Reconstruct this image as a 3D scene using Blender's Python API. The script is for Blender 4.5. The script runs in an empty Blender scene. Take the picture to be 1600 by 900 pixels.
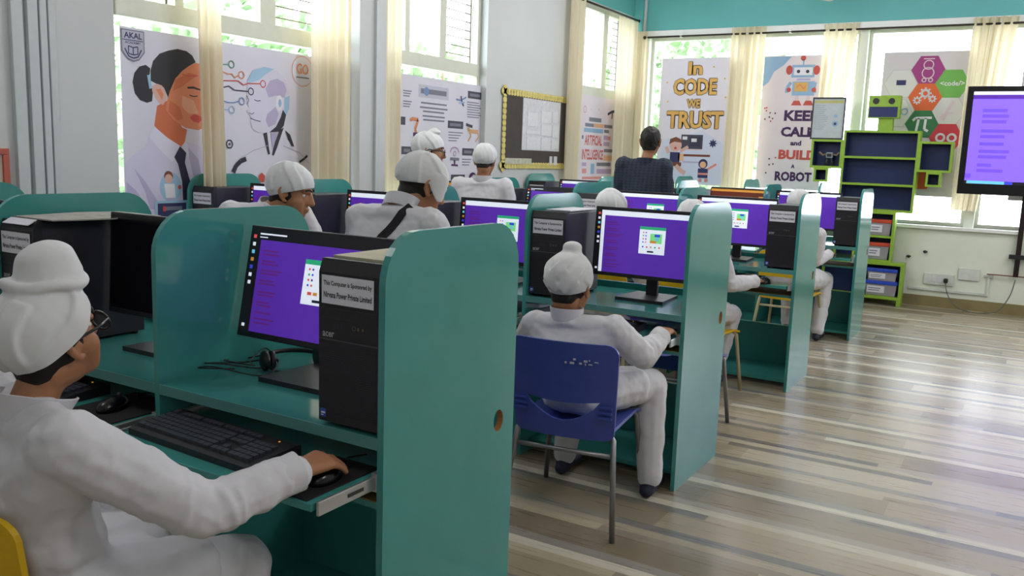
import bpy, bmesh, math, random
from mathutils import Vector as V, Matrix
from mathutils.bvhtree import BVHTree
random.seed(7)
SC = bpy.context.scene
COL = SC.collection

# ---------------------------------------------------------------- camera
F, YAW, PITCH, ROLL, H = 1354.149, -0.53395, -0.153092, 0.035374, 1.39719
_fw = V((math.sin(YAW)*math.cos(PITCH), math.cos(YAW)*math.cos(PITCH), math.sin(PITCH)))
_r0 = V((math.cos(YAW), -math.sin(YAW), 0)); _u0 = _r0.cross(_fw)
_rt = _r0*math.cos(ROLL) + _u0*math.sin(ROLL)
_up = -_r0*math.sin(ROLL) + _u0*math.cos(ROLL)
camd = bpy.data.cameras.new('camera'); cam = bpy.data.objects.new('camera', camd); COL.objects.link(cam)
camd.sensor_width = 36; camd.lens = F/1600*36; camd.clip_start = 0.05
cam.matrix_world = Matrix(((_rt.x, _up.x, -_fw.x, 0), (_rt.y, _up.y, -_fw.y, 0), (_rt.z, _up.z, -_fw.z, H), (0, 0, 0, 1)))
SC.camera = cam

# ---------------------------------------------------------------- light and exposure
SC.view_settings.view_transform = 'Standard'; SC.view_settings.look = 'None'
SC.view_settings.exposure = 0.22; SC.view_settings.gamma = 1.0; SC.view_settings.use_curve_mapping = False
SKY, FILL = 8.5, 36.0
world = bpy.data.worlds.new('world'); SC.world = world; world.use_nodes = True
wn = world.node_tree.nodes; wl = world.node_tree.links
bg = wn['Background']
tc = wn.new('ShaderNodeTexCoord'); sep = wn.new('ShaderNodeSeparateXYZ'); ramp = wn.new('ShaderNodeValToRGB')
wl.new(tc.outputs['Generated'], sep.inputs[0]); wl.new(sep.outputs['Z'], ramp.inputs['Fac'])
ramp.color_ramp.elements[0].position = 0.0; ramp.color_ramp.elements[0].color = (0.86, 0.88, 1.0, 1)
ramp.color_ramp.elements[1].position = 0.5; ramp.color_ramp.elements[1].color = (0.88, 0.93, 1.0, 1)
wl.new(ramp.outputs['Color'], bg.inputs['Color']); bg.inputs['Strength'].default_value = SKY
def area(name, loc, sx, sy, power, rot=(0, 0, 0), col=(1, 1, 1)):
    d = bpy.data.lights.new(name, 'AREA'); d.shape = 'RECTANGLE'; d.size = sx; d.size_y = sy; d.energy = power; d.color = col
    o = bpy.data.objects.new(name, d); COL.objects.link(o); o.location = loc; o.rotation_euler = rot
    return o
def add_fill(loc, power):
    d = bpy.data.lights.new('fill_light', 'POINT'); d.energy = power; d.shadow_soft_size = 0.3; d.color = (1.0, 0.955, 0.99)
    o = bpy.data.objects.new('fill_light', d); COL.objects.link(o); o.location = loc
for lx, ly, pw in ((-2.9, 1.0, 0.55), (-2.4, 4.4, 0.95), (-2.4, 7.4, 1.2), (1.0, -1.3, 0.55), (1.2, 1.8, 1.0), (1.2, 4.8, 1.2), (1.2, 7.6, 1.3)): add_fill((lx, ly, 2.85), FILL*pw)  # unseen point lights added to brighten the room, no real fixtures
try:
    SC.cycles.use_denoising = True; SC.cycles.max_bounces = 10; SC.cycles.transparent_max_bounces = 16
    SC.cycles.sample_clamp_indirect = 8.0; SC.cycles.caustics_reflective = False; SC.cycles.caustics_refractive = False
except Exception: pass

# ---------------------------------------------------------------- helpers
def ray(px, py): return _fw + _rt*((px-800)/F) - _up*((py-450)/F)
def onX(px, py, X):
    d = ray(px, py); t = X/d.x; return V((X, d.y*t, H+d.z*t))
def onY(px, py, Y):
    d = ray(px, py); t = Y/d.y; return V((d.x*t, Y, H+d.z*t))
def lin(c): return c/12.92 if c <= 0.04045 else ((c+0.055)/1.055)**2.4
def rgb(h): return tuple(lin(int(h[i:i+2], 16)/255) for i in (0, 2, 4)) + (1,)
MATS = {}
def mat(name, h, rough=0.5, spec=0.4, var=0.06, scale=18.0, metal=0.0, emit=0.0, coat=0.0, bump=0.0, bscale=120.0, coords='Object', folds=0.0):
    if name in MATS: return MATS[name]
    m = bpy.data.materials.new(name); m.use_nodes = True; MATS[name] = m
    n = m.node_tree.nodes; l = m.node_tree.links; b = n['Principled BSDF']
    c = rgb(h) if isinstance(h, str) else h
    b.inputs['Roughness'].default_value = rough; b.inputs['Specular IOR Level'].default_value = spec
    b.inputs['Metallic'].default_value = metal; b.inputs['Coat Weight'].default_value = coat; b.inputs['Coat Roughness'].default_value = 0.08
    t = n.new('ShaderNodeTexCoord'); no = n.new('ShaderNodeTexNoise'); no.inputs['Scale'].default_value = scale; no.inputs['Detail'].default_value = 3
    l.new(t.outputs[coords], no.inputs['Vector'])
    r = n.new('ShaderNodeValToRGB'); l.new(no.outputs['Fac'], r.inputs['Fac'])
    r.color_ramp.elements[0].position = 0.3; r.color_ramp.elements[1].position = 0.7
    r.color_ramp.elements[0].color = tuple(x*(1-var) for x in c[:3])+(1,); r.color_ramp.elements[1].color = tuple(min(1, x*(1+var)) for x in c[:3])+(1,)
    l.new(r.outputs['Color'], b.inputs['Base Color'])
    if emit: l.new(r.outputs['Color'], b.inputs['Emission Color']); b.inputs['Emission Strength'].default_value = emit
    if bump:
        n2 = n.new('ShaderNodeTexNoise'); n2.inputs['Scale'].default_value = bscale; l.new(t.outputs[coords], n2.inputs['Vector'])
        bp = n.new('ShaderNodeBump'); bp.inputs['Strength'].default_value = bump; bp.inputs['Distance'].default_value = folds or 0.002
        if folds: n2.noise_type = 'RIDGED_MULTIFRACTAL'; n2.inputs['Detail'].default_value = 2.5; n2.inputs['Distortion'].default_value = 0.8
        l.new(n2.outputs['Fac'], bp.inputs['Height']); l.new(bp.outputs['Normal'], b.inputs['Normal'])
    return m

def link_mesh(name, me, parent=None):
    o = bpy.data.objects.new(name, me); COL.objects.link(o)
    if parent is not None: o.parent = parent
    return o
class MB:
    """Collects shapes and links them as one mesh object."""
    def __init__(s): s.bm = bmesh.new(); s.mats = []
    def mi(s, m):
        if m is None: return 0
        if m not in s.mats: s.mats.append(m)
        return s.mats.index(m)
    def _setm(s, faces, m, smooth=False):
        k = s.mi(m)
        for f in faces: f.material_index = k; f.smooth = smooth
    def box(s, c, d, m=None, bev=0.0, rot=None, seg=2):
        r = bmesh.ops.create_cube(s.bm, size=1.0); vs = r['verts']
        M = Matrix.Translation(V(c)) @ (rot.to_4x4() if rot is not None else Matrix.Identity(4)) @ Matrix.Diagonal(V((d[0], d[1], d[2], 1)))
        bmesh.ops.transform(s.bm, matrix=M, verts=vs)
        fs = list({f for v in vs for f in v.link_faces})
        if bev:
            es = list({e for v in vs for e in v.link_edges})
            rb = bmesh.ops.bevel(s.bm, geom=es, offset=bev, segments=seg, affect='EDGES', profile=0.5)
            fs = list({f for v in rb['verts'] for f in v.link_faces} | {f for f in fs if f.is_valid})
        s._setm(fs, m); return s
    def b2(s, a, b, m=None, bev=0.0):
        return s.box([(a[i]+b[i])/2 for i in range(3)], [abs(b[i]-a[i]) for i in range(3)], m, bev)
    def cyl(s, p0, p1, r, m=None, r2=None, n=16, smooth=True):
        p0, p1 = V(p0), V(p1); d = p1-p0
        q = d.to_track_quat('Z', 'Y').to_matrix().to_4x4()
        M = Matrix.Translation((p0+p1)/2) @ q
        rr = bmesh.ops.create_cone(s.bm, cap_ends=True, segments=n, radius1=r, radius2=r if r2 is None else r2, depth=d.length, matrix=M)
        fs = list({f for v in rr['verts'] for f in v.link_faces})
        k = s.mi(m)
        for f in fs: f.material_index = k; f.smooth = smooth and len(f.verts) == 4
        return s
    def tube(s, pts, r, m=None, n=8, closed=False):
        pts = [V(p) for p in pts]; rings = []; N = len(pts); prev = None
        for i, p in enumerate(pts):
            a = pts[(i-1) % N] if (closed or i > 0) else p; b = pts[(i+1) % N] if (closed or i < N-1) else p
            t = (b-a).normalized()
            if prev is None: x = t.orthogonal().normalized()
            else:
                x = prev - t*prev.dot(t); x = x.normalized() if x.length > 1e-6 else t.orthogonal().normalized()
            prev = x; y = t.cross(x)
            rings.append([s.bm.verts.new(p + (x*math.cos(2*math.pi*j/n) + y*math.sin(2*math.pi*j/n))*r) for j in range(n)])
        fs = []
        for i in range(N if closed else N-1):
            A, B = rings[i], rings[(i+1) % N]
            for j in range(n): fs.append(s.bm.faces.new((A[j], A[(j+1) % n], B[(j+1) % n], B[j])))
        s._setm(fs, m, True)
        if not closed: s._setm([s.bm.faces.new(rings[0][::-1]), s.bm.faces.new(rings[-1])], m)
        return s
    def ball(s, c, r, m=None, basis=None, sub=3):
        rr = bmesh.ops.create_icosphere(s.bm, subdivisions=sub, radius=1.0); vs = rr['verts']
        if not hasattr(r, '__len__'): r = (r, r, r)
        M = Matrix.Translation(V(c)) @ (basis.to_4x4() if basis is not None else Matrix.Identity(4)) @ Matrix.Diagonal(V((r[0], r[1], r[2], 1)))
        bmesh.ops.transform(s.bm, matrix=M, verts=vs)
        s._setm({f for v in vs for f in v.link_faces}, m, True); return s
    def prism(s, pts, nrm, m=None, holes=(), mh=None):
        """Flat outline (3D points) with holes, extruded by the vector nrm."""
        nrm = V(nrm); loops = [[V(p) for p in pts]] + [[V(p) for p in h] for h in holes]
        lv = [[s.bm.verts.new(p) for p in lp] for lp in loops]; es = []
        for L in lv:
            for i in range(len(L)): es.append(s.bm.edges.new((L[i], L[(i+1) % len(L)])))
        if holes:
            fs = [g for g in bmesh.ops.triangle_fill(s.bm, edges=es, use_beauty=True, normal=nrm)['geom'] if isinstance(g, bmesh.types.BMFace)]
        else: fs = [s.bm.faces.new(lv[0])]
        k = s.mi(m)
        for f in fs: f.material_index = k
        vmap = {}
        for L in lv:
            for v in L: vmap[v] = s.bm.verts.new(v.co + nrm)
        for f in list(fs):
            g = s.bm.faces.new([vmap[v] for v in reversed(f.verts)]); g.material_index = k
        for li, L in enumerate(lv):
            for i in range(len(L)):
                a, b = L[i], L[(i+1) % len(L)]
                g = s.bm.faces.new((a, vmap[a], vmap[b], b)); g.material_index = s.mi(mh) if (li and mh) else k
        return s
    def grid(s, fn, nu, nv, m=None, thick=0.0):
        C = [[V(fn(i/nu, j/nv)) for j in range(nv+1)] for i in range(nu+1)]
        def lay(A, flip):
            P = [[s.bm.verts.new(c) for c in row] for row in A]; fs = []
            for i in range(nu):
                for j in range(nv):
                    q = (P[i][j], P[i+1][j], P[i+1][j+1], P[i][j+1]); fs.append(s.bm.faces.new(q[::-1] if flip else q))
            s._setm(fs, m, True)
        lay(C, False)
        if thick:
            D = []
            for i in range(nu+1):
                row = []
                for j in range(nv+1):
                    du = C[min(i+1, nu)][j]-C[max(i-1, 0)][j]; dv = C[i][min(j+1, nv)]-C[i][max(j-1, 0)]
                    row.append(C[i][j]-du.cross(dv).normalized()*thick)
                D.append(row)
            lay(D, True)
            rim = [(i, 0) for i in range(nu)]+[(nu, j) for j in range(nv)]+[(i, nv) for i in range(nu, 0, -1)]+[(0, j) for j in range(nv, 0, -1)]
            fs = []
            for (i, j), (k, l) in zip(rim, rim[1:]+rim[:1]): fs.append(s.bm.faces.new([s.bm.verts.new(p) for p in (C[k][l], C[i][j], D[i][j], D[k][l])]))
            s._setm(fs, m, False); s.keep = True
        return s
    def poly(s, pts, m=None):
        f = s.bm.faces.new([s.bm.verts.new(V(p)) for p in pts]); f.material_index = s.mi(m); return s
    def build(s, name, m=None, parent=None, off=None, recalc=True):
        if off is not None: bmesh.ops.translate(s.bm, vec=-V(off), verts=s.bm.verts)
        if recalc and not getattr(s, 'keep', False): bmesh.ops.recalc_face_normals(s.bm, faces=s.bm.faces)
        me = bpy.data.meshes.new(name); s.bm.to_mesh(me); s.bm.free()
        ms = s.mats if s.mats else [m]
        for x in ms: me.materials.append(x)
        return link_mesh(name, me, parent)
def tag(o, label, cat, group=None):
    o['label'] = label; o['category'] = cat
    if group: o['group'] = group
    return o
def thing(name, label, cat, loc=(0, 0, 0), rz=0.0, group=None):
    o = bpy.data.objects.new(name, None); COL.objects.link(o); o.location = loc; o.rotation_euler = (0, 0, rz); o.empty_display_size = 0.1
    return tag(o, label, cat, group)
def struct(o): o['kind'] = 'structure'; return o
def kids(o): return [c for c in bpy.data.objects if c.parent == o]
def dup(root, loc, rz, label, group=None, skip=()):
    r = root.copy(); COL.objects.link(r); r.location = loc; r.rotation_euler = (0, 0, rz); r['label'] = label
    if group: r['group'] = group
    for ch in kids(root):
        c = ch.copy(); COL.objects.link(c); c.parent = r
        for g in kids(ch):
            d = g.copy(); COL.objects.link(d); d.parent = c
    return r
# flat lettering -----------------------------------------------------------
_TX = {}
def text_shape(s, bold=0.0):
    k = (s, bold)
    if k in _TX: return _TX[k]
    cu = bpy.data.curves.new('lettering', 'FONT'); cu.body = s; cu.offset = bold; cu.resolution_u = 2
    o = bpy.data.objects.new('lettering', cu); COL.objects.link(o)
    dg = bpy.context.evaluated_depsgraph_get(); me = bpy.data.meshes.new_from_object(o.evaluated_get(dg))
    vs = [(v.co.x, v.co.y) for v in me.vertices]; ps = [tuple(p.vertices) for p in me.polygons]
    bpy.data.objects.remove(o); bpy.data.curves.remove(cu); bpy.data.meshes.remove(me)
    xs = [v[0] for v in vs]; ys = [v[1] for v in vs]
    x0, x1, y0, y1 = min(xs), max(xs), min(ys), max(ys)
    _TX[k] = ([((x-x0)/(x1-x0), (y-y0)/(y1-y0)) for x, y in vs], ps, (x1-x0)/(y1-y0))
    return _TX[k]
class Flat:
    """A printed sheet: flat shapes stacked in thin layers on one plane. u to the right, v up, n towards the reader."""
    def __init__(s, mb, o, u, v, n, step=0.0001):
        s.mb = mb; s.o = V(o); s.u = V(u); s.v = V(v); s.n = V(n); s.k = 0; s.step = step
    def P(s, a, b): return s.o + s.u*a + s.v*b + s.n*(s.k*s.step)
    def poly(s, pts, m, up=1):
        s.k += up; s.mb.poly([s.P(*p) for p in pts], m)
    def rect(s, a0, b0, a1, b1, m, up=1): s.poly([(a0, b0), (a1, b0), (a1, b1), (a0, b1)], m, up)
    def disc(s, a, b, ra, m, rb=None, n=24, rot=0.0, up=1):
        rb = rb or ra; c, q = math.cos(rot), math.sin(rot)
        s.poly([(a+ra*math.cos(t)*c-rb*math.sin(t)*q, b+ra*math.cos(t)*q+rb*math.sin(t)*c) for t in [2*math.pi*i/n for i in range(n)]], m, up)
    def line(s, pts, w, m, up=1):
        s.k += up
        for (a, b), (c, d) in zip(pts, pts[1:]):
            L = math.hypot(c-a, d-b) or 1e-6; x, y = -(d-b)/L*w/2, (c-a)/L*w/2
            s.mb.poly([s.P(a+x, b+y), s.P(a-x, b-y), s.P(c-x, d-y), s.P(c+x, d+y)], m)
    def ring(s, a, b, r, w, m, n=20, up=1):
        s.line([(a+r*math.cos(2*math.pi*i/n), b+r*math.sin(2*math.pi*i/n)) for i in range(n+1)], w, m, up)
    def text(s, t, a0, b0, a1, b1, m, bold=0.0, up=1, keep=False):
        vs, ps, asp = text_shape(t, bold); s.k += up
        if keep:
            w = min(a1-a0, (b1-b0)*asp); h = w/asp; ca = (a0+a1)/2; cb = (b0+b1)/2
            a0, a1, b0, b1 = ca-w/2, ca+w/2, cb-h/2, cb+h/2
        W = [s.mb.bm.verts.new(s.P(a0+x*(a1-a0), b0+y*(b1-b0))) for x, y in vs]; k = s.mb.mi(m)
        for p in ps:
            try: f = s.mb.bm.faces.new([W[i] for i in p]); f.material_index = k
            except ValueError: pass
# ---------------------------------------------------------------- materials
TEAL = mat('teal_laminate', '418e88', rough=0.12, spec=0.5, var=0.04, scale=6)
TEALE = mat('teal_edging', '528c88', rough=0.3, var=0.05)
WALL = mat('wall_paint', 'c5c9c8', rough=0.6, var=0.02, scale=3)
WALLF = mat('far_wall_paint', 'e2e8da', rough=0.55, var=0.02, scale=3)
BEAM = mat('teal_wall_paint', '68b6b6', rough=0.6, var=0.03, scale=3)
CEIL = mat('ceiling_paint', 'e6e8e4', rough=0.8, var=0.02)
FRAME = mat('window_frame_paint', 'd2d5c4', rough=0.4, var=0.03)
SILLW = mat('window_sill_paint', 'ecefec', rough=0.4, var=0.02)
BLACK = mat('black_plastic', '232327', rough=0.42, var=0.15, scale=60)
BLACKG = mat('gloss_black_plastic', '121215', rough=0.22, var=0.1)
DARK = mat('dark_grey_plastic', '2e2e35', rough=0.45, var=0.1)
KEY = mat('key_plastic', '3e3f47', rough=0.35, var=0.08)
STEEL = mat('grey_steel', '8b8b8c', rough=0.35, metal=0.7, var=0.06)
ZINC = mat('zinc_slide', 'b9bcbc', rough=0.3, metal=0.8, var=0.06)
LABELW = mat('white_paper', 'd8d8e0', rough=0.7, var=0.03)
INK = mat('printed_black', '2a2a30', rough=0.7, var=0.05)
NAVY = mat('navy_print', '3a3a5c', rough=0.7, var=0.05)
WOODRAW = mat('raw_board', 'a97a45', rough=0.7, var=0.15, scale=30)
BLUEP = mat('blue_chair_plastic', '3a4a9a', rough=0.32, spec=0.5, var=0.05)
YELP = mat('yellow_chair_plastic', 'd9b013', rough=0.35, spec=0.5, var=0.05)
CREAML = mat('cream_painted_steel', 'b9b08c', rough=0.4, var=0.06)
CLOTH = mat('white_cotton', 'd2d2d6', rough=0.85, spec=0.2, var=0.03, scale=9, bump=0.6, bscale=9, folds=0.012)
TURB = mat('white_turban_cloth', 'd4d6d6', rough=0.85, spec=0.2, var=0.03, scale=14, bump=0.35, bscale=12, folds=0.006)
SKIN = mat('brown_skin', 'a87655', rough=0.5, spec=0.35, var=0.08, scale=14)
HAIR = mat('black_hair', '17130f', rough=0.6, var=0.2, scale=60)
NAVYSHOE = mat('navy_shoe', '23243a', rough=0.6, var=0.1)
EYEW = mat('eye_white', 'd8d4cc', rough=0.3, var=0.02)
PURPLE = mat('screen_purple', '5b2fae', rough=0.3, var=0.02, emit=0.42)
PURPLED = mat('screen_purple_text', '4f2496', rough=0.3, var=0.02, emit=0.35)
TVPURPLE = mat('large_screen_purple', '7a5cf0', rough=0.3, var=0.02, emit=0.85)
TVTEXT = mat('large_screen_text', '6a4be0', rough=0.3, var=0.02, emit=0.75)
MAROON = mat('screen_maroon_text', '6a2a86', rough=0.3, var=0.02, emit=0.35)
SWHITE = mat('screen_white', 'dfe6f2', rough=0.3, var=0.02, emit=0.6)
SGREEN = mat('screen_green', '2fae7c', rough=0.3, var=0.02, emit=0.45)
SLIME = mat('screen_lime', '7ede86', rough=0.3, var=0.02, emit=0.5)
SCYAN = mat('screen_cyan', '6fc8ea', rough=0.3, var=0.02, emit=0.5)
SBLUE = mat('screen_blue', '3a48d8', rough=0.3, var=0.02, emit=0.5)
SRED = mat('screen_red', 'd8584e', rough=0.3, var=0.02, emit=0.45)
SORANGE = mat('screen_orange', 'd09040', rough=0.3, var=0.02, emit=0.45)
SBROWN = mat('screen_brown', '6a3324', rough=0.3, var=0.02, emit=0.3)
SDARK = mat('screen_dark', '232228', rough=0.3, var=0.02, emit=0.12)
SOFF = mat('screen_off', '0c0b12', rough=0.18, var=0.05)
CREAM = None
def curtain_mat():
    m = bpy.data.materials.new('cream_curtain'); m.use_nodes = True; n = m.node_tree.nodes; l = m.node_tree.links
    n.remove(n['Principled BSDF']); out = n['Material Output']
    d = n.new('ShaderNodeBsdfDiffuse'); t = n.new('ShaderNodeBsdfTranslucent'); mx = n.new('ShaderNodeMixShader')
    w = n.new('ShaderNodeTexNoise'); w.inputs['Scale'].default_value = 9; r = n.new('ShaderNodeValToRGB')
    r.color_ramp.elements[0].color = rgb('eae0c6'); r.color_ramp.elements[1].color = rgb('efe6cd')
    tcn = n.new('ShaderNodeTexCoord'); l.new(tcn.outputs['Object'], w.inputs['Vector']); l.new(w.outputs['Fac'], r.inputs['Fac'])
    l.new(r.outputs['Color'], d.inputs['Color']); l.new(r.outputs['Color'], t.inputs['Color'])
    mx.inputs[0].default_value = 0.4; l.new(d.outputs[0], mx.inputs[1]); l.new(t.outputs[0], mx.inputs[2]); l.new(mx.outputs[0], out.inputs['Surface'])
    return m
CURT = curtain_mat()
def glass_mat():
    m = bpy.data.materials.new('window_glass'); m.use_nodes = True; n = m.node_tree.nodes; l = m.node_tree.links
    n.remove(n['Principled BSDF']); out = n['Material Output']
    a = n.new('ShaderNodeBsdfTransparent'); g = n.new('ShaderNodeBsdfGlossy'); g.inputs['Roughness'].default_value = 0.02
    lw_ = n.new('ShaderNodeLayerWeight'); pw = n.new('ShaderNodeMath'); pw.operation = 'POWER'; pw.inputs[1].default_value = 5.0; l.new(lw_.outputs['Facing'], pw.inputs[0])
    f = n.new('ShaderNodeMath'); f.operation = 'MULTIPLY_ADD'; f.inputs[1].default_value = 0.6; f.inputs[2].default_value = 0.03; l.new(pw.outputs[0], f.inputs[0]); mx = n.new('ShaderNodeMixShader')
    a.inputs['Color'].default_value = (0.96, 0.98, 0.97, 1)
    l.new(f.outputs[0], mx.inputs[0]); l.new(a.outputs[0], mx.inputs[1]); l.new(g.outputs[0], mx.inputs[2]); l.new(mx.outputs[0], out.inputs['Surface'])
    return m
GLASS = glass_mat()
def clear_plastic():
    m = bpy.data.materials.new('clear_plastic'); m.use_nodes = True; n = m.node_tree.nodes; l = m.node_tree.links
    b = n['Principled BSDF']; b.inputs['Base Color'].default_value = rgb('c2bfc4'); b.inputs['Roughness'].default_value = 0.25; b.inputs['Alpha'].default_value = 0.55
    return m
CLEARP = clear_plastic()
def floor_mat():
    m = bpy.data.materials.new('plank_vinyl'); m.use_nodes = True; n = m.node_tree.nodes; l = m.node_tree.links; b = n['Principled BSDF']
    t = n.new('ShaderNodeTexCoord'); s = n.new('ShaderNodeSeparateXYZ'); l.new(t.outputs['Object'], s.inputs[0])
    def mth(op, a, c=None):
        x = n.new('ShaderNodeMath'); x.operation = op
        for i, v in enumerate((a, c)):
            if v is None: continue
            if isinstance(v, (int, float)): x.inputs[i].default_value = v
            else: l.new(v, x.inputs[i])
        return x.outputs[0]
    vr = mth('DIVIDE', s.outputs['Y'], 0.054); vfl = mth('FLOOR', vr); m5 = mth('FLOORED_MODULO', vfl, 6.0)
    wide = mth('MULTIPLY', mth('GREATER_THAN', m5, 1.5), mth('LESS_THAN', m5, 4.5))       # three strips joined into one wide plank
    vrow = mth('SUBTRACT', vfl, mth('MULTIPLY', wide, mth('SUBTRACT', m5, 2.0))); kind = mth('FLOORED_MODULO', vrow, 6.0)
    wn1 = n.new('ShaderNodeTexWhiteNoise'); wn1.noise_dimensions = '1D'; l.new(vrow, wn1.inputs['W'])
    xo = mth('ADD', s.outputs['X'], mth('MULTIPLY', wn1.outputs['Value'], 3.1))
    col = mth('FLOOR', mth('DIVIDE', xo, 0.93))
    cv = n.new('ShaderNodeCombineXYZ'); l.new(vrow, cv.inputs[0]); l.new(col, cv.inputs[1])
    wn2 = n.new('ShaderNodeTexWhiteNoise'); wn2.noise_dimensions = '2D'; l.new(cv.outputs[0], wn2.inputs['Vector'])
    def rampc(cols):
        r = n.new('ShaderNodeValToRGB'); r.color_ramp.interpolation = 'CONSTANT'; l.new(wn2.outputs['Value'], r.inputs['Fac']); e = r.color_ramp.elements
        e[0].position = 0; e[0].color = rgb(cols[0]); e[1].position = 1/len(cols); e[1].color = rgb(cols[1])
        for i in range(2, len(cols)): q = e.new(i/len(cols)); q.color = rgb(cols[i])
        return r.outputs['Color']
    def pick(base, c, k):
        x = n.new('ShaderNodeMix'); x.data_type = 'RGBA'; l.new(mth('COMPARE', kind, float(k)), x.inputs[0]); l.new(base, x.inputs[6]); l.new(c, x.inputs[7]); return x.outputs[2]
    cc = rampc(['94866f', 'a4977f', '8c7f68', '9c8f76', '80735e', 'aea28b', 'b3a994'])
    cc = pick(cc, rampc(['c0b8a2', 'c9c2ae', 'b1a790', 'a59a84', 'c4bca6']), 0); cc = pick(cc, rampc(['787570', '837e74', '6e6a66', '928c82', 'a39a8a']), 1); cc = pick(cc, rampc(['8d8371', '7a756c', 'b0a58b', '93886f']), 5)
    mp = n.new('ShaderNodeMapping'); mp.inputs['Scale'].default_value = (1.6, 26, 1); l.new(t.outputs['Object'], mp.inputs['Vector'])
    gr = n.new('ShaderNodeTexNoise'); gr.inputs['Scale'].default_value = 2.2; gr.inputs['Detail'].default_value = 5; l.new(mp.outputs[0], gr.inputs['Vector'])
    gm = n.new('ShaderNodeMapRange'); gm.inputs['From Min'].default_value = 0.3; gm.inputs['From Max'].default_value = 0.7; gm.inputs['To Min'].default_value = 0.94; gm.inputs['To Max'].default_value = 1.05
    l.new(gr.outputs['Fac'], gm.inputs['Value'])
    mx = n.new('ShaderNodeMix'); mx.data_type = 'RGBA'; mx.blend_type = 'MULTIPLY'; mx.inputs[0].default_value = 1.0
    l.new(cc, mx.inputs[6]); l.new(gm.outputs[0], mx.inputs[7]); l.new(mx.outputs[2], b.inputs['Base Color'])
    rr = n.new('ShaderNodeMapRange'); rr.inputs['To Min'].default_value = 0.22; rr.inputs['To Max'].default_value = 0.36; l.new(gr.outputs['Fac'], rr.inputs['Value']); l.new(rr.outputs[0], b.inputs['Roughness'])
    b.inputs['Specular IOR Level'].default_value = 0.5
    return m
FLOOR = floor_mat()

# ---------------------------------------------------------------- the setting
LX, FY, RX, BY, CZ = -4.24, 9.773, 4.2, -2.6, 3.42      # wall planes and ceiling height
struct(MB().b2((LX-0.4, BY-0.2, -0.06), (RX+0.2, FY+0.3, 0), FLOOR).build('floor'))
struct(MB().b2((LX-0.4, BY-0.2, CZ), (RX+0.2, FY+0.3, CZ+0.1), CEIL).build('ceiling'))
struct(MB().b2((RX, BY, 0), (RX+0.15, FY+0.2, CZ), WALL).build('wall_right'))
struct(MB().b2((LX-0.3, BY-0.15, 0), (RX+0.15, BY, CZ), WALL).build('wall_back'))
T = 0.24
LW = [(2.962, 4.78), (5.12, 6.60), (8.34, 9.70)]         # window openings along the left wall
LZ0, LZ1, LZT = 0.86, 3.03, 2.06
wl_ = MB(); ys = BY
for a, b in LW:
    wl_.b2((LX-T, ys, 0), (LX, a, CZ), WALL); wl_.b2((LX-T, a, 0), (LX, b, LZ0), WALL); wl_.b2((LX-T, a, LZ1), (LX, b, CZ), WALL); ys = b
wl_.b2((LX-T, ys, 0), (LX, FY+T, CZ), WALL)
struct(wl_.build('wall_left'))
struct(MB().b2((LX, 8.0, 3.04), (LX+0.012, FY, CZ), BEAM).build('trim_1'))
FWN = [(-4.03, -2.90), (-2.84, -1.70), (-1.62, -0.56), (-0.47, 0.62), (0.72, 1.85), (1.95, 3.1)]
FZ0, FZ1 = 0.83, 2.80
wf = MB(); xs = LX
for a, b in FWN:
    wf.b2((xs, FY, 0), (a, FY+T, CZ), WALLF); wf.b2((a, FY, 0), (b, FY+T, FZ0), WALLF); wf.b2((a, FY, FZ1), (b, FY+T, CZ), WALLF); xs = b
wf.b2((xs, FY, 0), (RX, FY+T, CZ), WALLF)
struct(wf.build('wall_far'))
struct(MB().b2((LX, FY-0.014, 2.872), (RX, FY, CZ), BEAM).build('trim_2'))
struct(MB().b2((LX+0.02, FY-0.035, 2.80), (RX, FY, 2.868), SILLW, bev=0.004).build('trim_3'))
SK = mat('skirting_vinyl', '8a7d58', rough=0.4, var=0.1, scale=8)
struct(MB().b2((LX, FY-0.014, 0), (RX, FY, 0.11), SK).build('baseboard_far'))
struct(MB().b2((LX, 2.0, 0), (LX+0.014, FY, 0.11), SK).build('baseboard_left'))
struct(MB().b2((-4.05, FY-0.05, 0.795), (RX, FY+0.12, 0.83), SILLW, bev=0.004).build('trim_4'))
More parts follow.
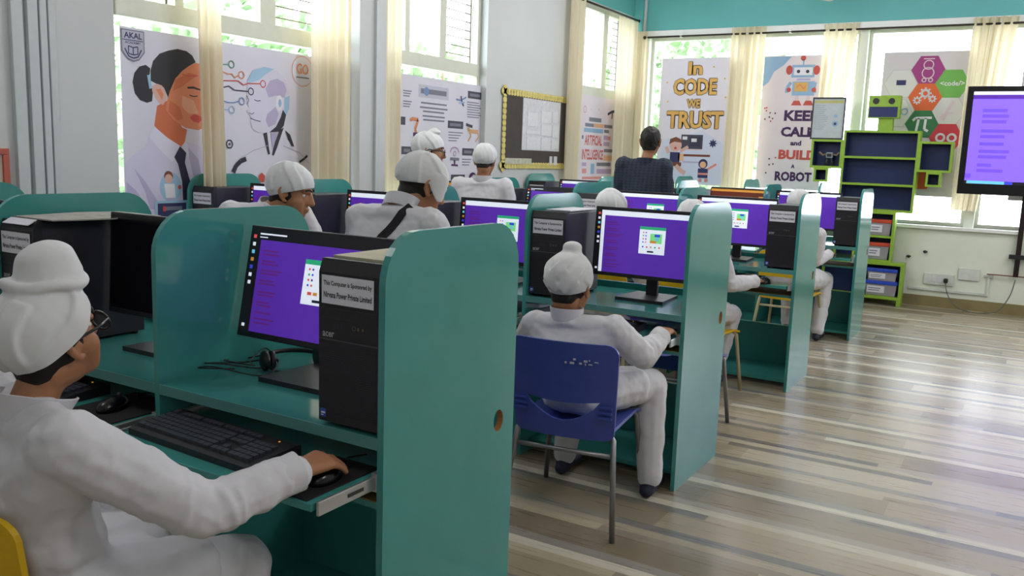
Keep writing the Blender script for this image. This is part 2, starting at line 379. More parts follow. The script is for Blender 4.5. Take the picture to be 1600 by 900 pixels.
# far windows: thin aluminium frames, clear panes
wi = 1
def far_window(a, b, i):
    f = MB(); w = 0.035; y0, y1 = FY+0.09, FY+0.13
    for p, q in (((a, y0, FZ0), (a+w, y1, FZ1)), ((b-w, y0, FZ0), (b, y1, FZ1)), ((a+w, y0, FZ0), (b-w, y1, FZ0+w)), ((a+w, y0, FZ1-w), (b-w, y1, FZ1))): f.b2(p, q, FRAME)
    o = struct(f.build('window_%d' % i))
    MB().poly([(a+w, y0+0.018, FZ0+w), (b-w, y0+0.018, FZ0+w), (b-w, y0+0.018, FZ1-w), (a+w, y0+0.018, FZ1-w)], GLASS).build('pane', parent=o)
for a, b in FWN: far_window(a, b, wi); wi += 1
ROD = mat('dark_curtain_rod', '3b352c', rough=0.4, metal=0.5, var=0.1)
def left_window(a, b, i, mull, grilles):
    f = MB(); w = 0.05; x0, x1 = LX-0.14, LX-0.07
    for p, q in (((x0, a, LZ0), (x1, a+w, LZ1)), ((x0, b-w, LZ0), (x1, b, LZ1)), ((x0, a+w, LZ0), (x1, b-w, LZ0+w)), ((x0, a+w, LZ1-w), (x1, b-w, LZ1)), ((x0-0.01, a+w, LZT), (x1+0.015, b-w, LZT+0.105))): f.b2(p, q, FRAME, bev=0.004)
    for m, mw in mull: f.b2((x0, m, LZT+0.105), (x1+0.005, m+mw, LZ1-w), FRAME, bev=0.004)
    o = struct(f.build('window_%d' % i))
    g = MB()
    xg = x0+0.033
    for za, zb in ((LZ0+w, LZT), (LZT+0.105, LZ1-w)): g.poly([(xg, a+w, za), (xg, b-w, za), (xg, b-w, zb), (xg, a+w, zb)], GLASS)
    g.build('pane', parent=o)
    r = MB()
    for y0, y1 in grilles:
        z = LZT+0.17
        while z < LZ1-0.06: r.cyl((x0+0.0, y0, z), (x0+0.0, y1, z), 0.0045, n=6); z += 0.072
        for y in (y0+0.004, y1-0.004): r.b2((x0-0.004, y-0.006, LZT+0.105), (x0+0.004, y+0.006, LZ1-w))
    r.build('grille', mat('grille_paint', '6e6250', rough=0.5), parent=o)
left_window(*LW[0], wi, [(3.40, 0.06), (4.04, 0.13)], [(3.02, 3.40), (4.17, 4.72)])
left_window(*LW[1], wi+1, [(5.52, 0.06), (5.98, 0.09)], [(5.17, 5.52), (6.08, 6.54)])
left_window(*LW[2], wi+2, [(8.56, 0.06), (9.10, 0.12)], [(8.40, 8.56), (9.22, 9.64)])
# drop the glimpsed column edge with its surface trunking between the first two left windows
struct(MB().b2((LX, 4.80, 0), (LX+0.10, 5.09, CZ), WALL, bev=0.003).build('trim_5'))
TR = mat('grey_pvc_trunking', 'bfc6c6', rough=0.45, var=0.03)
for i, (y0, y1, lab) in enumerate(((2.405, 2.462, 'grey plastic cable trunking on left wall, nearest the red frame'), (2.484, 2.535, 'grey plastic cable trunking, second strip from the red frame'), (2.545, 2.580, 'grey plastic cable trunking, third strip from the red frame'), (2.588, 2.622, 'grey plastic cable trunking, strip nearest the woman poster'))):
    m = MB().b2((LX, y0, 0.11), (LX+0.028, y1, CZ), TR, bev=0.003)
    tag(m.build('cable_trunking'), lab, 'trunking', 'cable trunking strips on the left wall')
m = MB().b2((LX+0.10, 4.95, 0.11), (LX+0.125, 5.0, CZ), TR, bev=0.003)
tag(m.build('cable_trunking'), 'grey plastic cable trunking on the column between two curtains', 'trunking')
m = MB().cyl((-4.085, FY-0.03, 2.87), (-4.085, FY-0.03, CZ), 0.018, TR)
tag(m.build('conduit_pipe'), 'thin grey pipe running up the teal corner', 'pipe')
m = MB(); fr = mat('red_frame_paint', 'b05a48', rough=0.5)
y0, y1, z0, z1 = 2.02, 2.368, 1.02, 1.34
for p, q in (((LX, y0, z1-0.03), (LX+0.02, y1, z1)), ((LX, y0, z0), (LX+0.02, y1, z0+0.03)), ((LX, y0, z0+0.03), (LX+0.02, y0+0.03, z1-0.03)), ((LX, y1-0.03, z0+0.03), (LX+0.02, y1, z1-0.03))): m.b2(p, q, fr, bev=0.002)
m.b2((LX, y0+0.03, z0+0.03), (LX+0.008, y1-0.03, z1-0.03), mat('pale_card', 'd6c9b8', rough=0.7))
tag(m.build('notice_frame'), 'red framed notice on left wall at the photo edge', 'frame')

# ---------------------------------------------------------------- outside
struct(MB().b2((-40, -20, -3.6), (30, 45, -3.5), mat('grass_ground', '9aa092', rough=0.9, var=0.2)).build('ground'))
LEAF = mat('light_leaf', '92ad84', rough=0.6, var=0.35, scale=3); BARK = mat('bark', '8a7a62', rough=0.9)
def tree(loc, crown_r, crown_h, n, seed, label):
    rnd = random.Random(seed); t = thing('tree', label, 'tree', loc, group='trees outside the windows')
    tb = MB(); tb.cyl((0, 0, 0), (0.1, 0, crown_h*0.75), 0.16, BARK, r2=0.06)
    for k in range(5):
        a = rnd.random()*6.3; tb.cyl((0.05, 0, crown_h*(0.35+0.08*k)), (math.cos(a)*crown_r*0.7, math.sin(a)*crown_r*0.7, crown_h*(0.55+0.08*k)), 0.05, BARK, r2=0.02, n=8)
    tb.build('trunk', parent=t)
    lb = MB()
    for k in range(n):
        a = rnd.random()*6.283; ct = rnd.uniform(-1, 1); rr = crown_r*rnd.uniform(0.35, 1)**0.5; st = math.sqrt(1-ct*ct)
        c = V((rr*st*math.cos(a), rr*st*math.sin(a), crown_h*0.72+ct*rr*0.85)); s = rnd.uniform(0.09, 0.2)
        x = V((rnd.gauss(0, 1), rnd.gauss(0, 1), rnd.gauss(0, 1))).normalized(); y = x.orthogonal().normalized()
        lb.poly([c-x*s, c-y*s*0.5, c+x*s, c+y*s*0.5], LEAF)
    lb.build('crown', parent=t, recalc=False)
tree((-9.6, 8.4, -3.5), 2.0, 7.3, 2000, 1, 'leafy green tree seen above the woman and robot poster')
tree((-9.6, 13.6, -3.5), 2.0, 7.2, 2000, 2, 'leafy green tree seen above the robotics facts poster')
tree((-6.6, 18.5, -3.5), 2.3, 8.4, 3000, 3, 'leafy green tree seen around the IN CODE WE TRUST poster')
# ---------------------------------------------------------------- computer carrels
XE, CW, PT, DD, PH, ZD = -1.173, 0.762, 0.018, 0.566, 1.22, 0.760
ROWY = [1.449, 3.399, 5.354, 7.313]
ROWX = [0, 0, 0, 0.03]
RN = ['front row', 'second row', 'third row', 'fourth row']
CN = ['aisle-end carrel', 'second carrel from the aisle', 'third carrel from the aisle', 'window-side carrel']
def panel_mb(x):
    """Rounded side panel whose right face stands at local x."""
    r = 0.115; pts = [(0, 0), (DD, 0)]
    for i in range(9):
        a = i/8*math.pi/2; pts.append((DD-r+r*math.cos(a), PH-r+r*math.sin(a)))
    for i in range(9):
        a = math.pi/2+i/8*math.pi/2; pts.append((r+r*math.cos(a), PH-r+r*math.sin(a)))
    hole = [(0.487+0.024*math.cos(t), 0.684+0.03*math.sin(t)) for t in [2*math.pi*i/20 for i in range(20)]]
    m = MB(); m.prism([(x-PT, p[0], p[1]) for p in pts], (PT, 0, 0), TEAL, holes=[[(x-PT, p[0], p[1]) for p in hole]], mh=WOODRAW)
    return m
def tray(y, out, k):
    xr = -CW*k-PT; xl = -CW*(k+1)
    m = MB().b2((xl+0.025, -out, 0.650), (xr-0.018, -out+0.42, 0.668), TEAL, bev=0.002)
    o = m.build('keyboard_tray', parent=y)
    for x, sgn in ((xl+0.012, 1), (xr-0.009, -1)):
        s = MB(); s.b2((x-0.004, -out+0.01, 0.640), (x+0.004, 0.16, 0.672), ZINC, bev=0.002)
        s.b2((x-0.009, 0.0, 0.634), (x+0.009, 0.40, 0.678), ZINC, bev=0.002)
        s.b2((x-0.0055, -out+0.10, 0.652), (x+0.0055, -out+0.15, 0.660), BLACK)
        s.build('slide_rail', parent=o)
    return o
def carrel_row(x, y, n, outs, label, k0=0):
    t = thing('carrel_desk', label, 'computer desk', (x, y, 0), group='teal computer carrel rows')
    for k in range(k0, n+1): panel_mb(-CW*k).build('side_panel', parent=t)
    for k in range(k0, n):
        xr = -CW*k-PT; xl = -CW*(k+1)
        d = MB().b2((xl, 0.004, ZD-0.027), (xr, DD-0.005, ZD), TEAL); d.b2((xl, 0.0, ZD-0.027), (xr, 0.004, ZD), TEALE)
        d.b2((xl, DD-0.025, ZD), (xr, DD-0.005, ZD+0.03), TEAL); d.build('desktop', parent=t)
        MB().b2((xl, DD-0.03, 0.05), (xr, DD-0.012, 0.32), TEAL).build('back_panel', parent=t)
        MB().b2((xl, 0.10, 0.035), (xr, DD-0.03, 0.053), TEAL).build('foot_shelf', parent=t)
        u = MB().b2((xl, 0.02, 0.585), (xr, 0.34, 0.600), TEAL); u.b2((xl, 0.021, 0.600), (xr, 0.34, 0.602), WOODRAW); u.build('under_shelf', parent=t)
        if outs[k] is not None: tray(t, outs[k], k)
    return t
carrel_row(XE, ROWY[0], 4, [0.19, 0.13, 0.05, 0.05], 'teal carrel row nearest the camera with big end panel')
carrel_row(XE, ROWY[1], 4, [0.10, 0.08, 0.05, 0.05], 'teal carrel row where the boy on the blue chair works')
carrel_row(XE, ROWY[2], 4, [0.07, 0.05, 0.05, 0.05], 'teal carrel row third from the camera')
carrel_row(XE+ROWX[3], ROWY[3], 4, [0.07, 0.05, 0.05, 0.05], 'teal carrel row fourth from camera, beside the robot bookshelf')
carrel_row(XE+0.085, 9.19, 4, [None]*4, 'teal carrel row farthest back under the far windows', k0=1)

# ---------------------------------------------------------------- computers
MW, MH = 0.535, 0.318
def ui(kind):
    """Monitor face, local: x right, z up from the panel's bottom edge, reader at -y."""
    mb = MB(); bz = 0.009; W, Hh = MW-2*bz, MH-bz-0.017
    fl = Flat(mb, (-W/2, -0.0245, 0.017), (W, 0, 0), (0, 0, Hh), (0, -1, 0), step=0.00025)
    R = lambda a0, b0, a1, b1, m, up=0: fl.rect(a0, 1-b1, a1, 1-b0, m, up)
    if kind == 'off': R(0, 0, 1, 1, SOFF, 1); return mb
    if kind == 'sunset':
        R(0, 0, 1, 1, SBROWN, 1); R(0, 0.01, 1, 0.09, SORANGE, 1); R(0.82, 0.2, 1, 1, SORANGE); R(0, 0, 1, 0.03, SDARK); return mb
    R(0, 0, 1, 1, PURPLE, 1)
    top = SDARK if kind == 'dark' else SWHITE
    R(0, 0, 0.045, 1, SDARK, 1); R(0.045, 0, 1, 0.025, SDARK); R(0.045, 0.025, 1, 0.105, top)
    if kind == 'light' or kind == 'left': R(0.045, 0.105, 0.078, 1, SWHITE if kind == 'left' else PURPLE)
    else: R(0.045, 0.105, 0.07, 1, SDARK)
    fl.k += 1
    for i, m in enumerate((SRED, SWHITE, SCYAN, SORANGE, SBLUE, SWHITE, SWHITE)): R(0.012, 0.06+i*0.075, 0.034, 0.095+i*0.075, m)
    R(0.012, 0.93, 0.034, 0.96, SWHITE)
    if kind == 'dark': R(0.06, 0.04, 0.26, 0.055, SWHITE); R(0.06, 0.075, 0.12, 0.085, SWHITE)
    for i, (v, w) in enumerate(((0.2, 0.11), (0.235, 0.12), (0.3, 0.1), (0.33, 0.12), (0.39, 0.16), (0.42, 0.13), (0.49, 0.11), (0.52, 0.12), (0.6, 0.13), (0.63, 0.12), (0.7, 0.09), (0.73, 0.11), (0.8, 0.12), (0.86, 0.15), (0.9, 0.12))): R(0.1, v, 0.1+w, v+0.016, MAROON)
    a0, a1, b0, b1 = 0.42, 0.66, 0.24, 0.66
    R(a0, b0, a1, b1, SWHITE); fl.k += 1; R(a0, b0, a1, b0+0.045, SGREEN)
    for i, m in enumerate((SRED, PURPLE, SGREEN, SBLUE, SRED, PURPLED, SBLUE, SRED)): R(a0+0.03+(i % 2)*0.025, b0+0.08+(i//2)*0.05, a0+0.042+(i % 2)*0.025, b0+0.1+(i//2)*0.05, m)
    if kind == 'dark': R(a0+0.04, b0+0.3, a0+0.07, b0+0.33, SRED); R(a0+0.08, b0+0.3, a0+0.11, b0+0.33, SORANGE); R(a0+0.12, b0+0.07, a1-0.03, b0+0.24, SLIME)
    else:
        R(a0+0.1, b0+0.1, a1-0.03, b0+0.25, SLIME); fl.k += 1; R(a0+0.14, b0+0.11, a1-0.05, b0+0.15, SBLUE); R(a0+0.15, b0+0.16, a1-0.06, b0+0.21, SCYAN); R(a0+0.1, b0+0.21, a0+0.16, b0+0.25, SORANGE)
        for i, m in enumerate((SBLUE, SRED, SORANGE, SGREEN, SRED)): R(a0+0.03+i*0.038, b0+0.3, a0+0.045+i*0.038, b0+0.325, m)
    R(a0+0.08, b0+0.37, a0+0.14, b0+0.395, NAVY)
    return mb
_MON = {}
def monitor(kind, x, y, rz, tilt, label, zb=0.095, mirror=False):
    """Flat monitor on a square foot; (x, y) is the foot's centre on the desk."""
    if kind in _MON:
        o = dup(_MON[kind], (x, y, ZD), rz, label); return o
    t = thing('monitor', label, 'monitor', (x, y, ZD), rz, 'black monitors on the carrel desks'); _MON[kind] = t
    MB().prism([(-0.115, -0.13, 0), (0.115, -0.13, 0), (0.10, 0.10, 0), (-0.10, 0.10, 0)], (0, 0, 0.014), BLACK).build('base', parent=t)
    s = MB(); s.b2((-0.028, 0.02, 0.01), (0.028, 0.045, 0.30), BLACK, bev=0.004); s.b2((-0.05, -0.02, 0.2), (0.05, 0.03, 0.30), BLACK, bev=0.004); s.build('stand', parent=t)
    R = Matrix.Rotation(-tilt, 3, 'X')
    b = MB(); b.b2((-MW/2, -0.024, 0), (MW/2, -0.004, MH), BLACK, bev=0.003); b.b2((-MW/2+0.07, -0.004, 0.05), (MW/2-0.07, 0.022, MH-0.05), BLACK, bev=0.01)
    Mx = Matrix.Translation((0, -0.045, zb)) @ R.to_4x4()
    bmesh.ops.transform(b.bm, matrix=Mx, verts=b.bm.verts)
    fr = b.build('bezel', parent=t)
    sc = ui(kind); bmesh.ops.transform(sc.bm, matrix=Mx, verts=sc.bm.verts); sc.build('screen', parent=t, recalc=False)
    return t
_CPU = []
def tower(x, y, label):
    """Computer tower; (x, y) = left front bottom corner."""
    if _CPU: return dup(_CPU[0], (x, y, ZD), 0, label)
    t = thing('computer_tower', label, 'computer', (x, y, ZD), 0, 'black computer towers on the carrel desks'); _CPU.append(t)
    W, Dp, Hh = 0.175, 0.37, 0.39
    c = MB(); c.b2((0.004, 0.03, 0.008), (W-0.004, Dp, Hh-0.004), DARK, bev=0.003)
    for p in ((0.02, 0.04), (W-0.02, 0.04), (0.02, Dp-0.03), (W-0.02, Dp-0.03)): c.cyl((p[0], p[1], 0), (p[0], p[1], 0.01), 0.012, BLACK, n=10)
    c.build('case', parent=t)
    f = MB(); f.prism([(0, 0.03, 0.008), (0, 0.0, 0.012), (0, 0.0, Hh-0.03), (0, 0.012, Hh), (0, 0.03, Hh)], (W, 0, 0), BLACK)
    for i in range(34): f.b2((0.006, -0.0012, 0.03+i*0.005), (W-0.006, 0, 0.0325+i*0.005), BLACK)
    f.b2((0.0, -0.0015, 0.205), (W, 0, 0.2075), mat('grey_trim_line', '5c5d60', rough=0.3, metal=0.5))
    f.b2((0.008, -0.0008, 0.278), (W-0.008, 0, 0.280), DARK)
    f.b2((0.008, -0.0008, 0.255), (W-0.008, 0, 0.2565), DARK)
    fl = Flat(f, (0, -0.0008, 0), (1, 0, 0), (0, 0, 1), (0, -1, 0))
    fl.text('acer', 0.012, 0.212, 0.047, 0.224, mat('silver_print', 'a8a8ac', rough=0.4), bold=0.02)
    for k, x0 in enumerate((0.045, 0.056, 0.066)): fl.rect(x0, 0.233, x0+0.006, 0.247, DARK, 0)
    gd = mat('worn_print', '6d6558', rough=0.6)
    fl.ring(0.105, 0.240, 0.005, 0.0015, gd, n=8); fl.rect(0.115, 0.236, 0.12, 0.244, gd, 0); fl.rect(0.128, 0.237, 0.133, 0.243, gd, 0)
    fl.rect(0.12, 0.358, 0.16, 0.362, DARK)
    f.build('front_panel', parent=t)
    l = MB(); fl = Flat(l, (0, -0.0018, 0), (1, 0, 0), (0, 0, 1), (0, -1, 0))
    fl.rect(0.010, 0.289, 0.162, 0.354, LABELW)
    fl.text('This Computer is Sponsored by', 0.016, 0.328, 0.156, 0.342, INK, 0.03); fl.text('Nirvana Power Private Limited', 0.016, 0.303, 0.156, 0.317, INK, 0.03)
    o = l.build('paper_label', parent=t, recalc=False); o['label'] = 'white paper sponsor label'
    s = MB(); fl = Flat(s, (0, -0.0018, 0), (1, 0, 0), (0, 0, 1), (0, -1, 0))
    fl.rect(0.006, 0.022, 0.024, 0.042, mat('blue_sticker', '2b4fa8', rough=0.4)); fl.rect(0.009, 0.030, 0.021, 0.034, LABELW); fl.rect(0.009, 0.025, 0.016, 0.027, LABELW)
    o = s.build('sticker', parent=t, recalc=False); o['label'] = 'small blue processor sticker'
    return t
KIND = {(0, 0): 'dark', (0, 1): 'off', (1, 0): 'left', (2, 1): 'light', (2, 3): 'sunset', (3, 1): 'sunset', (2, 2): 'dark', (0, 2): 'off', (0, 3): 'off'}
RIGHT = {(0, 0), (2, 0), (3, 0), (3, 2)}
for i in range(4):
    for k in range(4):
        xr = XE+ROWX[i]-CW*k-PT; xl = XE+ROWX[i]-CW*(k+1); kind = KIND.get((i, k), 'light')
        look = {'off': 'monitor with its screen off', 'dark': 'monitor with purple page, dark bar', 'left': 'monitor with purple page, white left strip', 'light': 'monitor with purple page, white bar', 'sunset': 'monitor showing an orange and brown picture'}[kind]
        lab = '%s, %s of the %s' % (look, CN[k], RN[i])
        if (i, k) in RIGHT:
            tower(xr-0.178, ROWY[i]+0.004, 'black computer tower right of its monitor, %s of the %s' % (CN[k], RN[i])); mx = xl+0.018+MW/2
        else:
            tower(xl+0.004, ROWY[i]+0.02, 'black computer tower left of its monitor, %s of the %s' % (CN[k], RN[i])); mx = xr-0.008-MW/2
        if (i, k) == (0, 0): mx = -1.642
        monitor(kind, mx, ROWY[i]+0.33 if i else ROWY[i]+0.31, 0, 0.20 if kind in ('dark',) else 0.06, lab)
# keyboards: a base with a block of key caps
_KB = []
def keyboard(x, y, z, rz, label):
    if _KB: return dup(_KB[0], (x, y, z), rz, label)
    t = thing('keyboard', label, 'keyboard', (x, y, z), rz, 'black keyboards on the pull-out trays'); _KB.append(t)
    b = MB(); W, D = 0.452, 0.158
    b.prism([(-W/2, -D/2, 0), (-W/2, -D/2, 0.016), (-W/2, -D/2+0.012, 0.020), (-W/2, D/2-0.012, 0.031), (-W/2, D/2, 0.029), (-W/2, D/2, 0)], (W, 0, 0), BLACK)
    b.build('base', parent=t)
    k = MB()
    def key(x0, y0, w, h=0.0155):
        z0 = 0.0195+(y0+D/2)*0.072
        k.prism([(x0+0.001, y0+0.001, z0), (x0+w-0.001, y0+0.001, z0), (x0+w-0.001, y0+h, z0+0.001), (x0+0.001, y0+h, z0+0.001)], (0, 0, 0.0075), KEY)
    p = 0.0185
    rows = [[1.25, 1.25, 1.25, 6.25, 1.25, 1.25, 1.25, 1.25], [2.25]+[1]*10+[2.75], [1.75]+[1]*11+[2.25], [1.5]+[1]*12+[1.5], [1]*13+[2], [1, -1]+[1]*4+[-.5]+[1]*4+[-.5]+[1]*4]
    for j, r in enumerate(rows):
        x0 = -W/2+0.012; y0 = -D/2+0.018+j*p+(0.008 if j == 5 else 0)
        for w in r:
            if w > 0: key(x0, y0, w*p)
            x0 += abs(w)*p
    for j in range(6):
        for q in range(3):
            if j == 2 or (j == 1 and q != 1): continue
            key(-W/2+0.012+15.3*p+q*p, -D/2+0.018+j*p+(0.008 if j == 5 else 0), p)
    for j in range(5):
        for q in range(4): key(-W/2+0.012+18.6*p+q*p, -D/2+0.018+j*p, p)
    k.build('keys', parent=t)
    s = MB()
    for q in range(3): s.b2((0.155+q*0.016, D/2-0.022, 0.0290), (0.159+q*0.016, D/2-0.018, 0.0315), mat('amber_lamp', 'e0a030', rough=0.3, emit=0.6) if q == 1 else DARK)
    s.build('indicator_light', parent=t)
    return t
_MS = []
def mouse(x, y, z, rz, label):
    if _MS: return dup(_MS[0], (x, y, z), rz, label)
    t = thing('computer_mouse', label, 'mouse', (x, y, z), rz, 'black mice on the pull-out trays'); _MS.append(t)
    m = MB().ball((0, 0, 0.006), (0.031, 0.056, 0.030), BLACKG)
    for v in m.bm.verts: v.co.z = max(0.0, v.co.z)
    m.build('shell', parent=t)
    MB().cyl((-0.004, 0.030, 0.031), (0.004, 0.030, 0.031), 0.007, DARK).build('wheel', parent=t)
    MB().tube([(0, 0.054, 0.006), (0.01, 0.09, 0.004), (-0.02, 0.13, 0.004), (0.01, 0.17, 0.004)], 0.0022, BLACK, n=6).build('cable', parent=t)
    return t
TZ = 0.668
keyboard(-1.655, 1.386, TZ, math.radians(-3), 'black keyboard beside the foreground boy\'s white sleeve')
keyboard(-2.46, 1.43, TZ, 0.0, 'black keyboard behind the foreground boy\'s collar')
pm = MB().prism([(-1.42, 1.265, TZ), (-1.225, 1.265, TZ), (-1.225, 1.50, TZ), (-1.42, 1.50, TZ)], (0, 0, 0.003), mat('black_mat_cloth', '18171a', rough=0.8))
fl = Flat(pm, (0, 0, TZ+0.0034), (1, 0, 0), (0, 1, 0), (0, 0, 1)); fl.text('acer', -1.325, 1.275, -1.285, 1.287, mat('grey_print', '8a8a8c', rough=0.6), 0.02)
tag(pm.build('mouse_pad'), 'black mouse pad under the foreground boy\'s hand', 'mouse pad')
mouse(-1.275, 1.375, TZ+0.003, math.radians(12), 'black mouse under the foreground boy\'s hand')
pm = MB().prism([(-2.19, 1.34, TZ), (-1.985, 1.34, TZ), (-1.985, 1.56, TZ), (-2.19, 1.56, TZ)], (0, 0, 0.003), MATS['black_mat_cloth'])
tag(pm.build('mouse_pad'), 'black mouse pad beyond the keyboard, in front of the divider edge', 'mouse pad')
mouse(-2.095, 1.42, TZ+0.003, 0.3, 'shiny black mouse lying free beside the foreground boy\'s chest')
keyboard(-1.60, 3.40, TZ, 0.0, 'black keyboard in front of the boy on the blue chair')
mouse(-1.252, 3.375, TZ, 0.1, 'black mouse under the hand of the blue chair boy')
keyboard(-1.62, 5.37, TZ, 0.0, 'black keyboard under the third row monitor at the aisle end')
mouse(-1.345, 5.33, TZ, 0.1, 'black mouse held by the boy on the yellow chair')
keyboard(-1.60, 7.32, TZ, 0.0, 'black keyboard at the aisle end of the fourth row')
mouse(-1.34, 7.275, TZ, 0.1, 'black mouse held by the boy beside the last end panel')
# headsets
def headset(x, y, z, rz, label):
    t = thing('headset', label, 'headset', (x, y, z), rz, 'black headsets on the desks')
    band = [(0.085*math.cos(a), 0.095*math.sin(a), 0.03) for a in [math.pi*i/16 for i in range(17)]]
    MB().tube(band, 0.007, BLACK).build('headband', parent=t)
    for sx in (-1, 1):
        c = MB().ball((sx*0.085, -0.01, 0.03), (0.016, 0.034, 0.03), BLACK); c.cyl((sx*0.072, -0.01, 0.03), (sx*0.060, -0.01, 0.03), 0.028, DARK); c.build('ear_cup', parent=t)
    MB().tube([(-0.085, -0.03, 0.02), (-0.07, -0.07, 0.012), (-0.03, -0.10, 0.01)], 0.0035, BLACK).build('microphone_arm', parent=t)
    return t
h = headset(-1.794, 1.80, ZD, math.radians(60), 'black headset with tangled cable beside the nearest purple monitor')
rnd = random.Random(3); pts = []
base = [(-0.07, 0.0), (-0.15, 0.02), (-0.10, -0.09), (-0.03, -0.14), (-0.13, -0.17), (-0.17, -0.06), (-0.06, -0.03), (-0.02, -0.11), (-0.10, -0.2), (-0.16, -0.22), (-0.12, -0.12), (0.0, -0.07), (0.03, -0.16), (-0.08, -0.25), (-0.14, -0.26), (-0.05, -0.2)]
R_ = Matrix.Rotation(math.radians(-60), 3, 'Z')
def spline(P, n=7):
    out = []
    for i in range(len(P)-1):
        p0, p1, p2, p3 = (V(P[max(0, i-1)]), V(P[i]), V(P[i+1]), V(P[min(len(P)-1, i+2)]))
        for j in range(n):
            t = j/n; out.append(0.5*((2*p1)+(p2-p0)*t+(2*p0-5*p1+4*p2-p3)*t*t+(3*p1-p0-3*p2+p3)*t**3))
    return out+[V(P[-1])]
MB().tube(spline([R_ @ V((a*0.9, b*0.9, 0.006+0.03*abs(math.sin(i*1.3)))) for i, (a, b) in enumerate(base)]), 0.0022, BLACK, n=6).build('cable', parent=h)
headset(-2.04, 1.52+0.13, ZD, math.radians(80), 'black headset standing beside the dark monitor, left of the divider')
# papers on the towers
def sheet(name, loc, pts, label, cat, dz=0.006, m=LABELW, wave=0.0):
    c = V(loc); mb = MB()
    def fn(u, v):
        a = V(pts[0]).lerp(V(pts[1]), u); b = V(pts[3]).lerp(V(pts[2]), u); p = a.lerp(b, v)
        return p + V((0, 0, wave*math.sin(u*6.0)*math.sin(v*3.1)))
    mb.grid(fn, 12, 6, m, thick=dz); return tag(mb.build(name), label, cat)
NEWS = mat('grey_newsprint', '9a9890', rough=0.8, var=0.15, scale=40)
zt = ZD+0.394
sheet('newspaper', (0, 0, 0), [(-2.70+0.03, 1.50, zt+0.004), (-2.47, 1.50, zt+0.004), (-2.45, 1.86, zt+0.004), (-2.67, 1.86, zt+0.004)], 'curling grey newspaper on top of the dark tower at left', 'newspaper', 0.004, NEWS, 0.007)
sheet('paper_sheet', (0, 0, 0), [(-2.665, 1.462, zt-0.014), (-2.53, 1.462, zt-0.014), (-2.53, 1.49, zt+0.001), (-2.665, 1.49, zt+0.001)], 'white paper stuck over the top edge of the left tower', 'paper', 0.002)
sheet('paper_sheet', (0, 0, 0), [(-1.36, 1.49, zt+0.001), (-1.20, 1.49, zt+0.001), (-1.20, 1.80, zt+0.001), (-1.36, 1.80, zt+0.001)], 'yellowed papers lying on top of the nearest tower', 'paper', 0.006, mat('aged_paper', 'b9b59a', rough=0.8, var=0.1))
sheet('paper_sheet', (0, 0, 0), [(-1.90, 3.50, zt+0.001), (-1.775, 3.50, zt+0.001), (-1.775, 3.77, zt+0.001), (-1.90, 3.77, zt+0.001)], 'white papers on the tower left of the blue chair boy', 'paper', 0.005, LABELW)

